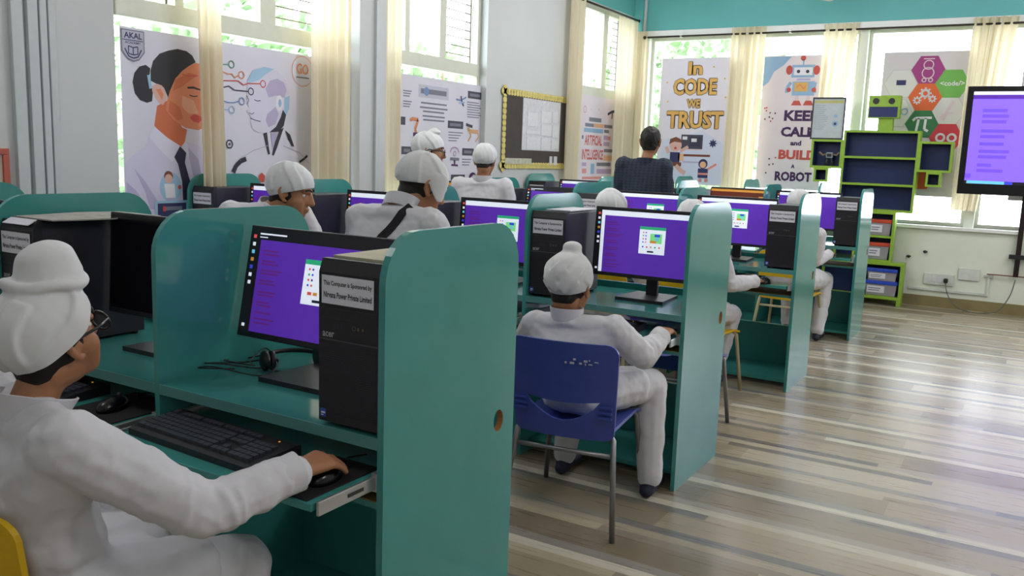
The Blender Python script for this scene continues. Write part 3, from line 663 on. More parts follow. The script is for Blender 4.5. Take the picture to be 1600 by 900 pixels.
# ---------------------------------------------------------------- chairs
_CH = {}
def chair(kind, shell, legm, loc, rz, label):
    if kind in _CH: return dup(_CH[kind], loc, rz, label)
    t = thing('school_chair', label, 'chair', loc, rz, 'plastic school chairs at the carrels'); _CH[kind] = t
    W = 0.40
    def seat(u, v):
        x = (u-0.5)*W*(0.94+0.06*v); y = -0.19+v*0.40; z = 0.402 - 0.018*math.sin(math.pi*u)*(1-0.3*v) - 0.02*max(0, v-0.8)/0.2*1.0
        return V((x, y, z))
    MB().grid(seat, 14, 12, shell, thick=0.012).build('seat', parent=t)
    # backrest: a plate with a crescent slot, bowed around the sitter
    def bend(x, z): return V((x, -0.20-0.06*(z-0.37)/0.36-0.035*(1-(x/0.2)**2), z))
    def corner(cx, cz, r, a0): return [(cx+r*math.cos(a0+math.pi/2*i/5), cz+r*math.sin(a0+math.pi/2*i/5)) for i in range(6)]
    out = corner(0.165, 0.69, 0.045, 0) + corner(-0.165, 0.69, 0.045, math.pi/2) + corner(-0.165, 0.39, 0.03, math.pi) + corner(0.165, 0.39, 0.03, 1.5*math.pi)
    dense = []
    for (a, b) in zip(out, out[1:]+out[:1]):
        L = math.hypot(b[0]-a[0], b[1]-a[1]); n = max(1, int(L/0.03))
        dense += [(a[0]+(b[0]-a[0])*j/n, a[1]+(b[1]-a[1])*j/n) for j in range(n)]
    slot = [(-0.145+0.29*i/12, 0.512-0.012*math.sin(math.pi*i/12)) for i in range(13)] + [(0.145-0.29*i/12, 0.500-0.072*math.sin(math.pi*i/12)) for i in range(1, 12)]
    m = MB(); m.prism([(p[0], 0, p[1]) for p in dense], (0, 0.012, 0), shell, holes=[[(p[0], 0, p[1]) for p in slot]])
    bmesh.ops.subdivide_edges(m.bm, edges=[e for e in m.bm.edges if e.calc_length() > 0.05], cuts=3)
    bmesh.ops.triangulate(m.bm, faces=[f for f in m.bm.faces if len(f.verts) > 4])
    for v in m.bm.verts: v.co = bend(v.co.x, v.co.z) + V((0, v.co.y, 0))
    for sx in (-1, 1):
        for q in range(3): m.box((sx*0.165, -0.235, 0.455+q*0.02), (0.05, 0.012, 0.008), shell)
    bk = m.build('backrest', parent=t)
    if kind == 'blue':
        w = MB(); wm = mat('worn_white_paint', 'b9bcc8', rough=0.7); rn = random.Random(5)
        for q in range(9):
            x = 0.02+rn.random()*0.12; z = 0.655+rn.random()*0.02; p = bend(x, z)
            w.box(p-V((0, 0.003, 0)), (rn.uniform(0.004, 0.016), 0.002, rn.uniform(0.003, 0.008)), wm)
        w.build('paint_mark', parent=bk)
    for sx in (-1, 1):
        MB().tube([(sx*0.16, 0.16, 0.385), (sx*0.185, 0.19, 0.36), (sx*0.215, 0.245, 0.0)], 0.011, legm).build('leg', parent=t)
        MB().tube([(sx*0.16, -0.16, 0.385), (sx*0.19, -0.19, 0.36), (sx*0.225, -0.27, 0.0)], 0.011, legm).build('leg', parent=t)
    f = MB(); f.tube([(-0.197, -0.20, 0.30), (0.197, -0.20, 0.30)], 0.009, legm)
    f.tube([(-0.165, 0.16, 0.378), (-0.165, -0.16, 0.378)], 0.009, legm); f.tube([(0.165, 0.16, 0.378), (0.165, -0.16, 0.378)], 0.009, legm)
    f.build('frame', parent=t); return t
chair('blue', BLUEP, STEEL, (-1.45, 3.02, 0), math.radians(9), 'blue plastic chair with grey steel legs, boy in turban sitting on it')
chair('yellow', YELP, CREAML, (-1.685, 1.04, 0), math.radians(2), 'yellow plastic chair under the foreground boy')
chair('yellow', YELP, CREAML, (-1.66, 5.0, 0), math.radians(-6), 'yellow plastic chair with cream legs at the third row aisle end')
chair('yellow', YELP, CREAML, (-1.56, 6.98, 0), 0.0, 'yellow plastic chair with cream legs at the fourth row aisle end')
chair('yellow', YELP, CREAML, (-2.20, 4.86, 0), 0.1, 'yellow plastic chair beside the third row, away from the aisle')
chair('blue', BLUEP, STEEL, (-1.50, 4.275, 0), 0.0, 'empty blue chair behind the second row end panel')
# ---------------------------------------------------------------- posters on the left windows
def pm_(n, h): return mat('print_'+n, h, rough=0.55, spec=0.25, var=0.02, scale=4)
PB = pm_('pale_lilac', 'd6d5e2'); P_HAIR = pm_('dark_hair', '35353a'); P_FACE = pm_('orange_skin', 'd98a66'); P_FACEL = pm_('light_skin', 'e0a588'); P_FACED = pm_('deep_skin', 'cd7350')
P_EAR = pm_('ear', 'd9b0a6'); P_SHIRT = pm_('lavender_shirt', 'd0cde4'); P_FOLD = pm_('lavender_fold', 'b6aecf'); P_COLL = pm_('collar', 'dcdaec'); P_TIE = pm_('tie', '38344a')
P_LIP = pm_('lip', 'c7564a'); P_BLUE = pm_('sky_blue', '9fc2dc'); P_ROB = pm_('robot_white', 'd2cfe0'); P_ROBS = pm_('robot_lilac', 'b3abc9'); P_JAW = pm_('dark_joint', '3c3a44')
P_GREEN = pm_('line_green', '6f9a86'); P_OR = pm_('line_orange', 'd98b62'); P_RED = pm_('line_red', 'c4574d'); P_INK = pm_('line_dark', '3f3b52'); P_LB = pm_('line_blue', '7690bd'); P_LBB = pm_('line_pale_blue', '9db3d2')
P_NAVY = pm_('navy', '3c3f66'); P_GREY = pm_('grey_text', '7b7b88'); P_DGREY = pm_('dark_label', '4a4a55'); P_GOLD = pm_('gold', 'd9ac62'); P_WHITE = pm_('white', 'e2e1e6'); P_BROWN = pm_('brown', '7a4a3c')
P_PURP = pm_('plum', '4a3158'); P_TAN = pm_('tan', 'cfa878'); P_PINK = pm_('pale_pink', 'd9c6cc'); P_SALM = pm_('salmon', 'dd8f86'); P_LILAC = pm_('lilac_text', 'b79cc0'); P_PEACH = pm_('peach', 'e2b08a'); P_STEELB = pm_('steel_blue', '8fb0d0')
XP = LX-0.05
def LP(px, py): p = onX(px, py, XP); return (p.y, p.z)
def board(name, a0, b0, a1, b1, side, m=PB):
    mb = MB()
    if side == 'L': mb.b2((XP-0.005, a0, b0), (XP, a1, b1), m); fl = Flat(mb, (XP+0.0003, 0, 0), (0, 1, 0), (0, 0, 1), (1, 0, 0))
    else: mb.b2((a0, YP, b0), (a1, YP+0.005, b1), m); fl = Flat(mb, (0, YP-0.0003, 0), (1, 0, 0), (0, 0, 1), (0, -1, 0))
    return mb, fl
z0p, z1p = LP(195, 300)[1], LP(187, 40)[1]
# --- the woman and the robot
mb, fl = board('poster', LP(187, 40)[0], z0p-0.12, LW[0][1]-0.06, z1p, 'L')
A = lambda pts: [LP(x/2.8125, y/2.8125) for x, y in pts]
B = lambda pts: [LP(300+x/2.8125, y/2.8125) for x, y in pts]
fl.poly(A([(655, 590), (700, 640), (760, 690), (800, 640), (815, 622), (875, 640), (940, 680), (1000, 960), (556, 960), (548, 720), (575, 690), (640, 640)]), P_SHIRT)
fl.poly(A([(590, 740), (640, 800), (690, 880), (740, 920), (660, 920), (640, 850)]), P_FOLD); fl.poly(A([(556, 800), (600, 840), (640, 900), (600, 910), (558, 850)]), P_FOLD, 0); fl.poly(A([(820, 640), (872, 700), (900, 860), (850, 780)]), P_FOLD, 0)
fl.poly(A([(690, 465), (740, 440), (800, 560), (822, 570), (812, 625), (795, 645), (770, 640), (720, 600), (678, 552)]), P_FACED)
fl.poly(A([(860, 276), (830, 290), (790, 320), (755, 360), (742, 400), (735, 440), (728, 480), (760, 525), (815, 562), (872, 572), (900, 560), (908, 520), (915, 470), (930, 450), (905, 400), (905, 340), (890, 285)]), P_FACE)
fl.poly(A([(745, 440), (790, 470), (805, 520), (780, 530), (740, 490)]), P_FACED); fl.poly(A([(800, 420), (850, 440), (872, 500), (830, 500), (800, 470)]), P_FACEL, 0); fl.poly(A([(770, 350), (830, 320), (868, 330), (800, 380), (760, 400)]), P_FACED, 0)
fl.poly(A([(860, 274), (845, 245), (820, 225), (780, 215), (740, 222), (700, 236), (672, 268), (661, 310), (662, 355), (690, 370), (720, 385), (738, 428), (746, 400), (770, 345), (800, 312), (830, 290)]), P_HAIR)
fl.poly(A([(640, 285), (612, 292), (590, 320), (582, 360), (592, 410), (615, 440), (645, 452), (668, 445), (672, 400), (655, 350), (660, 300)]), P_HAIR, 0)
fl.poly(A([(646, 330), (658, 328), (668, 388), (656, 390)]), P_BLUE)
fl.poly(A([(668, 378), (690, 368), (712, 376), (728, 405), (730, 440), (716, 462), (700, 455), (682, 430), (668, 400)]), P_EAR); fl.poly(A([(684, 392), (705, 390), (718, 415), (712, 440), (700, 420)]), P_FACE)
fl.poly(A([(822, 382), (850, 380), (880, 392), (880, 398), (850, 390), (824, 390)]), P_HAIR, 0); fl.line(A([(832, 418), (850, 424), (868, 422)]), 0.006, P_HAIR, 0)
fl.poly(A([(832, 516), (852, 502), (880, 510), (890, 525), (872, 540), (850, 534)]), P_LIP, 0)
fl.line(A([(800, 325), (815, 332), (830, 334), (870, 334)]), 0.005, P_RED)
fl.poly(A([(655, 602), (680, 558), (735, 605), (792, 642), (757, 712), (705, 660)]), P_COLL); fl.poly(A([(812, 622), (800, 645), (830, 690), (826, 640)]), P_COLL, 0)
fl.poly(A([(790, 642), (765, 690), (782, 722), (800, 800), (806, 920), (838, 920), (836, 800), (812, 715), (818, 672)]), P_TIE)
c = LP(750/2.8125, 822/2.8125); fl.disc(c[0], c[1], 0.075, P_BLUE, 0.085)          # small child in a white coat
q = LP(740/2.8125, 785/2.8125); fl.disc(q[0], q[1]+0.014, 0.03, P_BROWN); fl.disc(q[0], q[1], 0.026, P_EAR)
fl.poly([(q[0]-0.03, q[1]-0.03), (q[0]+0.04, q[1]-0.03), (q[0]+0.045, q[1]-0.11), (q[0]-0.02, q[1]-0.11)], P_WHITE, 0); fl.rect(q[0]-0.015, q[1]-0.14, q[0]+0.035, q[1]-0.11, P_FOLD, 0); fl.rect(q[0]-0.02, q[1]-0.165, q[0]+0.0, q[1]-0.14, P_WHITE, 0); fl.rect(q[0]+0.02, q[1]-0.165, q[0]+0.04, q[1]-0.14, P_WHITE, 0); fl.disc(q[0]+0.075, q[1]-0.05, 0.013, P_RED)
a, b = LP(246, 318), LP(291, 330); fl.rect(a[0]-0.02, b[1]-0.03, b[0]+0.03, a[1]+0.015, P_BLUE); fl.rect(a[0], b[1]-0.03, b[0], a[1], P_NAVY); fl.rect(a[0]+0.05, b[1]+0.01, b[0]-0.03, a[1]-0.02, P_GREY); fl.rect(a[0]+0.035, b[1]+0.005, a[0]+0.055, a[1]-0.018, P_RED)
g = LP(188, 42); h = LP(225, 60)                                                        # shield badge
a0, a1, b1 = g[0], h[0], g[1]-0.006; w = a1-a0
fl.poly([(a0, b1), (a1, b1), (a1, b1-0.8*w), (a0+0.75*w, b1-1.1*w), (a0+0.5*w, b1-1.18*w), (a0+0.25*w, b1-1.1*w), (a0, b1-0.8*w)], P_GREY)
fl.poly([(a0+0.04*w, b1-0.04*w), (a1-0.04*w, b1-0.04*w), (a1-0.04*w, b1-0.78*w), (a0+0.73*w, b1-1.05*w), (a0+0.5*w, b1-1.12*w), (a0+0.27*w, b1-1.05*w), (a0+0.04*w, b1-0.78*w)], pm_('badge', 'b3b4c4'))
fl.text('AKAL', a0+0.12*w, b1-0.32*w, a0+0.9*w, b1-0.1*w, P_NAVY, 0.03); fl.rect(a0+0.06*w, b1-0.40*w, a1-0.06*w, b1-0.37*w, P_NAVY, 0); fl.text('ACADEMY', a0+0.16*w, b1-0.52*w, a0+0.84*w, b1-0.43*w, P_NAVY, 0.02)
fl.line([(a0+0.3*w, b1-0.6*w), (a0+0.5*w, b1-0.65*w), (a0+0.7*w, b1-0.6*w), (a0+0.7*w, b1-0.88*w), (a0+0.5*w, b1-0.92*w), (a0+0.3*w, b1-0.88*w), (a0+0.3*w, b1-0.6*w)], 0.006, P_NAVY); fl.line([(a0+0.5*w, b1-0.65*w), (a0+0.5*w, b1-0.92*w)], 0.006, P_NAVY, 0)
fl.line([(a0+0.14*w, b1-0.7*w), (a0+0.3*w, b1-0.98*w), (a0+0.5*w, b1-1.04*w), (a0+0.7*w, b1-0.98*w), (a0+0.86*w, b1-0.7*w)], 0.007, P_NAVY, 0)
# robot head in profile
fl.poly(B([(240, 420), (243, 350), (268, 308), (318, 294), (370, 308), (410, 350), (428, 420), (425, 480), (404, 525), (380, 562), (340, 582), (292, 584), (264, 566), (256, 535), (262, 520), (246, 500), (240, 490), (250, 470), (238, 452)]), P_ROB)
fl.poly(B([(243, 350), (268, 308), (318, 294), (360, 304), (325, 325), (292, 352), (250, 365)]), P_BLUE); fl.poly(B([(404, 430), (428, 420), (425, 480), (404, 525)]), P_BLUE, 0)
fl.poly(B([(322, 390), (340, 355), (372, 346), (402, 362), (414, 395), (405, 430), (370, 420), (335, 428)]), P_ROBS); fl.poly(B([(330, 500), (365, 470), (380, 500), (365, 545), (335, 560), (322, 530)]), P_ROBS, 0)
fl.line(B([(272, 438), (285, 444), (300, 442)]), 0.005, P_INK, 0); fl.line(B([(256, 520), (275, 528), (300, 534)]), 0.005, P_INK, 0); fl.line(B([(248, 496), (262, 502), (272, 494)]), 0.004, P_INK, 0); fl.line(B([(240, 420), (247, 440), (242, 458)]), 0.005, P_INK, 0)
e = B([(383, 453)])[0]; fl.disc(e[0], e[1], 0.032, P_WHITE, 0.05); fl.disc(e[0]+0.004, e[1], 0.014, P_STEELB, 0.026)
fl.poly(B([(398, 482), (412, 505), (402, 552), (382, 578), (338, 582), (368, 556), (388, 515)]), P_JAW); fl.poly(B([(312, 586), (328, 582), (336, 648), (342, 676), (334, 680), (324, 640)]), P_JAW, 0); fl.poly(B([(384, 572), (402, 560), (372, 650), (358, 684), (350, 680), (362, 630)]), P_JAW, 0); fl.poly(B([(408, 572), (430, 592), (448, 645), (436, 642), (420, 610)]), P_JAW, 0); fl.poly(B([(345, 585), (378, 580), (352, 650)]), P_ROBS)
for pts, cc, m in (([(120, 283), (160, 283)], (172, 283), P_GREEN), ([(120, 308), (155, 325), (175, 325), (185, 342), (205, 330)], (216, 330), P_OR), ([(120, 360), (140, 354), (200, 355), (225, 374), (245, 367), (298, 368)], (310, 369), P_RED), ([(120, 388), (160, 378), (185, 396), (245, 402)], (257, 402), P_INK), ([(120, 437), (155, 450), (180, 452), (205, 445)], (217, 445), P_LB), ([(120, 481), (160, 482)], (173, 483), P_LBB)):
    fl.line(B(pts), 0.007, m); c = B([cc])[0]; fl.ring(c[0], c[1], 0.021, 0.007, m)
fl.line(B([(180, 757), (192, 728), (212, 708), (236, 698)]), 0.03, P_JAW); fl.line(B([(470, 712), (488, 700), (505, 684)]), 0.016, P_JAW, 0)
fl.line(B([(205, 700), (270, 660), (330, 640)]), 0.004, P_ROBS, 0); fl.line(B([(400, 640), (470, 670), (515, 720)]), 0.004, P_ROBS, 0)
fl.poly(B([(288, 800), (292, 770), (305, 758), (318, 772), (322, 800)]), P_RED, 0)
c = B([(163, 633)])[0]; fl.ring(c[0], c[1], 0.026, 0.008, P_INK, 6); fl.disc(c[0], c[1], 0.008, P_INK)
c = B([(484, 314)])[0]; fl.ring(c[0], c[1], 0.098, 0.004, P_OR, 30); fl.text('GO', c[0]-0.055, c[1]-0.02, c[0]+0.055, c[1]+0.05, P_OR, 0.02); fl.rect(c[0]-0.06, c[1]-0.045, c[0]+0.06, c[1]-0.037, P_GREY, 0)
tag(mb.build('poster', recalc=False), 'large poster of a woman in a tie facing a white robot head', 'poster')
# --- robotics facts
mb, fl = board('poster', LW[1][0]+0.06, LP(752, 286)[1], LP(756, 132)[0], LP(629, 115)[1], 'L', pm_('pale_grey', 'd6d4de'))
Cc = lambda x, y: LP(620+x/5, 110+y/5)
def crect(x0, y0, x1, y1, m):
    a, b = Cc(x0, y0), Cc(x1, y1); mid = (Cc((x0+x1)/2, y0)[1]+a[1])/2
    fl.rect(a[0], b[1] if b[1] < a[1] else a[1]-0.01, b[0], a[1], m, 0)
def cbar(x0, y0, x1, m, th=0.012): a, b = Cc(x0, y0), Cc(x1, y0); z = Cc((x0+x1)/2, y0+ (x1-x0)*0.07)[1]; fl.rect(a[0], z-th/2, b[0], z+th/2, m, 0)
fl.k += 1
def clab(x0, x1, y, m=P_DGREY, h=0.062):
    a, b = Cc(x0, y), Cc(x1, y); z = Cc((x0+x1)/2, y)[1]; fl.rect(a[0], z-h/2, b[0], z+h/2, m); fl.rect(a[0]+0.03, z-h*0.2, b[0]-0.03, z+h*0.2, P_GREY)
clab(170, 405, 172, pm_('pale_band', 'bdbdcc'), 0.1); a = Cc(232, 165); fl.disc(a[0], a[1], 0.035, P_LB); fl.k += 1
for y, x0, x1 in ((248, 188, 390), (282, 180, 396), (315, 205, 370), (350, 200, 375), (380, 205, 372)): cbar(x0, y, x1, P_GREY, 0.013)
clab(555, 662, 195); clab(398, 518, 425); clab(510, 600, 637); clab(422, 530, 842); clab(35, 120, 625); clab(30, 66, 393)
for i in range(7): cbar(548, 246+i*19, 640+(i % 3)*10, P_GREY, 0.008)
for i in range(4): cbar(402, 478+i*22, 515-i*16, P_GREY, 0.008)
for i in range(3): cbar(508, 690+i*22, 580-i*8, P_GREY, 0.008)
for i in range(3): cbar(40, 680+i*20, 90, P_GREY, 0.008)
for i in range(6): cbar(48, 155+i*20+(22 if i > 2 else 0), 115-(i % 3)*8, P_GREY, 0.008)
def cline(pts, w, m): fl.line([Cc(x, y) for x, y in pts], w, m)
cline([(105, 395), (112, 376), (165, 385), (152, 430), (140, 460), (152, 488)], 0.028, P_OR); clab(126, 172, 500, P_PURP, 0.03)          # robot arm
cline([(540, 422), (565, 432), (590, 440)], 0.025, P_DGREY); cline([(555, 445), (562, 475), (632, 480)], 0.035, P_TAN); cline([(566, 480), (578, 510), (555, 555)], 0.016, P_TAN); cline([(626, 480), (640, 515), (612, 558)], 0.016, P_TAN)   # walking robot
cline([(462, 225), (500, 235), (540, 210)], 0.014, P_LB); cline([(500, 200), (505, 240), (520, 280)], 0.018, P_NAVY); cline([(480, 255), (530, 250)], 0.012, P_LBB)                     # drone
cline([(415, 640), (425, 610), (450, 600), (475, 612), (485, 640)], 0.014, P_LILAC); c = Cc(450, 650); fl.ring(c[0], c[1], 0.02, 0.008, P_LILAC, 12); cline([(415, 690), (485, 695)], 0.025, P_GREY); cline([(450, 700), (450, 735)], 0.02, P_PURP); cline([(425, 738), (475, 742)], 0.014, P_PURP)
c = Cc(590, 840); fl.disc(c[0], c[1], 0.06, P_PURP, 0.05); fl.disc(c[0], c[1], 0.03, P_LILAC, 0.02)
tag(mb.build('poster', recalc=False), 'pale poster of robotics facts with robot arm and walking robot pictures', 'poster')
# --- AI word poster
mb, fl = board('poster', LW[2][0]+0.06, LP(908, 290)[1], LP(973, 160)[0], LP(908, 147)[1], 'L', pm_('pale_pink_ground', 'dfd5df'))
D = lambda x, y: LP(900+x/5.29, 130+y/5.29)
def dw(x0, y0, x1, y1, m, t=None):
    a = D(x0, (y0+y1)/2); b = D(x1, (y0+y1)/2+ (x1-x0)*0.02); hh = abs(D(x0, y0)[1]-D(x0, y1)[1]); z = (a[1]+b[1])/2
    if t: fl.text(t, a[0], z-hh/2, b[0], z+hh/2, m, 0.03, 0)
    else: fl.rect(a[0], z-hh/2, b[0], z+hh/2, m, 0)
fl.k += 1
dw(108, 285, 210, 320, P_GREY); dw(75, 330, 148, 360, P_GREY); dw(150, 335, 232, 368, P_PEACH); dw(234, 345, 300, 372, P_GREY); dw(66, 372, 225, 408, P_STEELB); dw(232, 385, 272, 412, P_GREY)
dw(48, 430, 62, 460, P_GREY); dw(72, 428, 215, 515, P_RED, 'ARTIFICIAL'); dw(228, 432, 262, 470, P_LILAC); dw(262, 440, 284, 472, P_SALM); dw(226, 485, 275, 520, P_LILAC)
dw(48, 545, 222, 632, P_RED, 'INTELLIGENCE'); dw(230, 545, 330, 572, P_GREY); dw(228, 598, 325, 640, P_PEACH); dw(48, 655, 85, 685, P_LILAC); dw(48, 705, 85, 745, P_SALM); dw(120, 665, 150, 750, P_STEELB); dw(170, 655, 285, 685, P_GREY); dw(170, 708, 292, 748, P_LILAC); dw(48, 770, 210, 792, P_SALM)
fl.line([D(262, 258), D(300, 235), D(352, 238)], 0.03, P_NAVY); fl.line([D(300, 240), D(296, 295)], 0.03, P_BROWN); c = D(75, 215); fl.ring(c[0], c[1], 0.035, 0.008, P_SALM)
c = D(190, 218); fl.disc(c[0], c[1], 0.012, P_PEACH); c = D(125, 215); fl.disc(c[0], c[1], 0.01, P_PEACH, up=0)
tag(mb.build('poster', recalc=False), 'pale pink poster of coloured words ARTIFICIAL INTELLIGENCE near the corner', 'poster')
# ---------------------------------------------------------------- posters on the far windows
YP = FY+0.06
def FP(px, py): p = onY(px, py, YP); return (p.x, p.z)
PZ0, PZ1 = 1.12, 2.56
def fword(fl, t, x0, y0, x1, y1, m, bold=0.03, back=None):
    a, b = FP(x0, y1), FP(x1, y0)
    za, zb = FP((x0+x1)/2, y1)[1], FP((x0+x1)/2, y0)[1]
    if back:
        for dx, dz in ((-0.008, 0), (0.008, 0), (0, 0.008), (0, -0.008), (0.01, -0.01)): fl.text(t, a[0]+dx, za+dz, b[0]+dx, zb+dz, back, bold, 0)
    fl.text(t, a[0], za, b[0], zb, m, bold)
# IN CODE WE TRUST
mb, fl = board('poster', FP(1030, 180)[0], PZ0, FP(1146, 180)[0]+0.03, PZ1, 'F', pm_('pale_lilac_two', 'dcd8e4'))
fl.k += 1; a = FP(1031, 250); fl.poly([(a[0]+0.01, PZ0+0.02), (a[0]+0.8, PZ0+0.02), (a[0]+0.8, PZ0+0.45), (a[0]+0.5, PZ0+0.62), (a[0]+0.01, PZ0+0.5)], pm_('pale_blue_wash', 'cdd3e8'))
G = lambda x, y: FP(1030+x/4.09, 80+y/4.09)
P_GB = pm_('dark_gold', '8f8073')
for t, x0, y0, x1, y1 in (('In', 190, 68, 275, 150), ('CODE', 95, 175, 365, 280), ('WE', 178, 308, 260, 362), ('TRUST', 52, 383, 405, 494)):
    a, b = G(x0, y0), G(x1, y1); cz = G((x0+x1)/2, (y0+y1)/2); hh = abs(G(x0, y0)[1]-G(x0, y1)[1])/2
    for dx, dz in ((-0.007, 0.004), (0.007, -0.004), (0.004, 0.008), (-0.004, -0.008)): fl.text(t, a[0]+dx, cz[1]-hh+dz, b[0]+dx, cz[1]+hh+dz, P_GB, 0.05, 0)
    fl.text(t, a[0], cz[1]-hh, b[0], cz[1]+hh, P_GOLD, 0.035)
fl.k += 1
for x, y in ((350, 100), (420, 175), (55, 322), (424, 295), (52, 200)): c = G(x, y); fl.disc(c[0], c[1], 0.011, P_GOLD, up=0)
def grect(x0, y0, x1, y1, m, up=0): a, b = G(x0, (y0+y1)/2), G(x1, (y0+y1)/2); hh = abs(G(x0, y0)[1]-G(x0, y1)[1])/2; z = (a[1]+b[1])/2; fl.rect(a[0], z-hh, b[0], z+hh, m, up)
grect(140, 534, 278, 625, P_DGREY); grect(148, 660, 325, 674, P_BROWN); grect(150, 704, 265, 714, P_FOLD); grect(130, 625, 270, 634, P_PINK); grect(195, 548, 265, 610, P_INK, 1); grect(206, 558, 240, 580, P_WHITE, 1); grect(150, 545, 180, 565, P_WHITE)
c = G(343, 590); 
for i in range(8): fl.line([c, (c[0]+0.045*math.cos(i*math.pi/4), c[1]+0.045*math.sin(i*math.pi/4))], 0.014, P_NAVY, 0)
fl.disc(c[0], c[1], 0.03, P_NAVY)
c = G(105, 600); fl.disc(c[0], c[1], 0.075, P_EAR); fl.poly([(c[0]-0.08, c[1]+0.01), (c[0]-0.07, c[1]+0.07), (c[0], c[1]+0.095), (c[0]+0.06, c[1]+0.07), (c[0]+0.075, c[1]+0.03), (c[0]-0.02, c[1]+0.04)], P_BROWN); fl.disc(c[0]+0.0, c[1]-0.035, 0.016, P_LIP)   # waving child
grect(68, 645, 130, 715, P_NAVY); grect(120, 655, 155, 700, P_PEACH); grect(85, 710, 140, 735, P_BROWN, 1); fl.line([G(60, 650), G(45, 610)], 0.04, P_EAR); fl.line([G(135, 640), G(185, 610)], 0.035, P_EAR, 0); fl.line([G(105, 730), G(145, 770), G(165, 780)], 0.05, P_EAR, 0)
c = G(280, 720); fl.disc(c[0], c[1], 0.055, P_NAVY); fl.disc(c[0], c[1]-0.01, 0.037, P_PEACH); grect(246, 750, 310, 810, P_NAVY); grect(246, 778, 310, 790, P_SALM, 1); fl.line([G(310, 755), G(365, 722)], 0.025, P_SALM); grect(250, 815, 270, 836, P_SALM); grect(288, 815, 310, 836, P_SALM)
tag(mb.build('poster', recalc=False), 'poster with gold words In CODE WE TRUST behind the man', 'poster')
# KEEP CALM
mb, fl = board('poster', FP(1190, 190)[0]-0.02, PZ0, FP(1284, 190)[0]+0.03, PZ1, 'F', pm_('pale_rose', 'e0d6db'))
a = FP(1190, 180)[0]; fl.poly([(a-0.01, PZ1-0.01), (a+0.28, PZ1-0.01), (a+0.2, PZ1-0.1), (a+0.1, PZ1-0.17), (a+0.05, PZ1-0.28), (a-0.01, PZ1-0.33)], P_STEELB)
K = lambda x, y: FP(900+x/2.8125, y/2.8125)
def krect(x0, y0, x1, y1, m, up=0): a, b = K(x0, (y0+y1)/2), K(x1, (y0+y1)/2); hh = abs(K(x0, y0)[1]-K(x0, y1)[1])/2; z = (a[1]+b[1])/2; fl.rect(a[0], z-hh, b[0], z+hh, m, up)
fl.k += 1; krect(948, 285, 1050, 340, P_STEELB); krect(958, 296, 1040, 330, P_WHITE, 1)
for x in (938, 1058): c = K(x, 308); fl.disc(c[0], c[1], 0.035, P_RED, 0.05)
for x in (978, 1018): c = K(x, 314); fl.disc(c[0], c[1], 0.018, P_INK)
c = K(1000, 255); fl.disc(c[0], c[1], 0.028, P_RED); krect(998, 262, 1004, 285, P_STEELB); krect(970, 344, 1030, 354, P_FOLD); krect(950, 358, 1048, 420, P_STEELB); krect(960, 362, 1018, 402, P_GOLD, 1); fl.line([K(968, 385), K(985, 372), K(1000, 390), K(1012, 375)], 0.012, P_OR)
fl.line([K(945, 362), K(928, 385), K(925, 408)], 0.035, P_STEELB); fl.line([K(1052, 362), K(1045, 385), K(1050, 408)], 0.035, P_STEELB, 0)
for x in (935, 1045): c = K(x, 395); fl.disc(c[0], c[1], 0.024, P_RED)
krect(962, 420, 978, 448, P_PINK); krect(1010, 420, 1026, 448, P_PINK)
for x in (968, 1020): c = K(x, 455); fl.poly([(c[0]-0.055, c[1]-0.02), (c[0]+0.055, c[1]-0.02), (c[0]+0.03, c[1]+0.03), (c[0]-0.03, c[1]+0.03)], P_RED)
for t, x0, y0, x1, y1, m in (('KEEP', 915, 485, 1068, 532, P_PURP), ('CALM', 900, 558, 1062, 602, P_PURP), ('and', 942, 618, 990, 640, P_PURP), ('BUILD', 890, 660, 1058, 702, P_RED), ('A', 945, 722, 961, 740, P_PURP), ('ROBOT', 873, 755, 1035, 797, P_PURP)):
    a, b = K(x0, (y0+y1)/2), K(x1, (y0+y1)/2); hh = abs(K(x0, y0)[1]-K(x0, y1)[1])/2; z = (a[1]+b[1])/2; fl.text(t, a[0], z-hh, b[0], z+hh, m, 0.045)
rn = random.Random(9); fl.k += 1
for q in range(14): c = K(rn.uniform(830, 880), rn.choice((rn.uniform(470, 540), rn.uniform(690, 765)))); fl.disc(c[0], c[1], 0.009, rn.choice((P_PURP, P_BROWN, P_RED)), up=0)
tag(mb.build('poster', recalc=False), 'poster with a blue robot and words KEEP CALM and BUILD A ROBOT', 'poster')
# hexagons
mb, fl = board('poster', FP(1376, 150)[0], PZ0, FP(1512, 150)[0], PZ1+0.005, 'F', pm_('pale_stone', 'd0ccce'))
Hx = lambda x, y: FP(1370+x/3.75, 70+y/3.75)
def hexa(x, y, m, r=0.158): c = Hx(x, y); fl.disc(c[0], c[1], r, m, n=6); return c
fl.k += 1; P_HEXW = pm_('hexagon_white', 'd6d5d2'); P_HEXE = pm_('hexagon_edge', 'b9b8b4')
for x, y in ((140, 228), (418, 388), (110, 400), (130, 560)):
    hexa(x, y, P_HEXE, 0.16); hexa(x, y, P_HEXW, 0.155)
c1 = hexa(302, 147, pm_('magenta', 'a04582')); c2 = hexa(443, 228, pm_('leaf_green', '74b25a')); c3 = hexa(282, 308, pm_('vermilion', 'd96a3c')); c4 = hexa(262, 465, pm_('forest_green', '3f7a50')); c5 = hexa(405, 545, pm_('crimson', 'c8444c')); hexa(262, 790, pm_('vermilion', 'd96a3c'), 0.11)
fl.ring(c1[0], c1[1]+0.05, 0.045, 0.01, P_PINK, 10); fl.ring(c1[0], c1[1]-0.03, 0.055, 0.01, P_PINK, 10); fl.line([(c1[0]-0.05, c1[1]+0.11), (c1[0]+0.05, c1[1]+0.11)], 0.01, P_PINK); fl.ring(c1[0]-0.03, c1[1]-0.1, 0.02, 0.01, P_PINK, 6); fl.ring(c1[0]+0.03, c1[1]-0.1, 0.02, 0.01, P_PINK, 6)
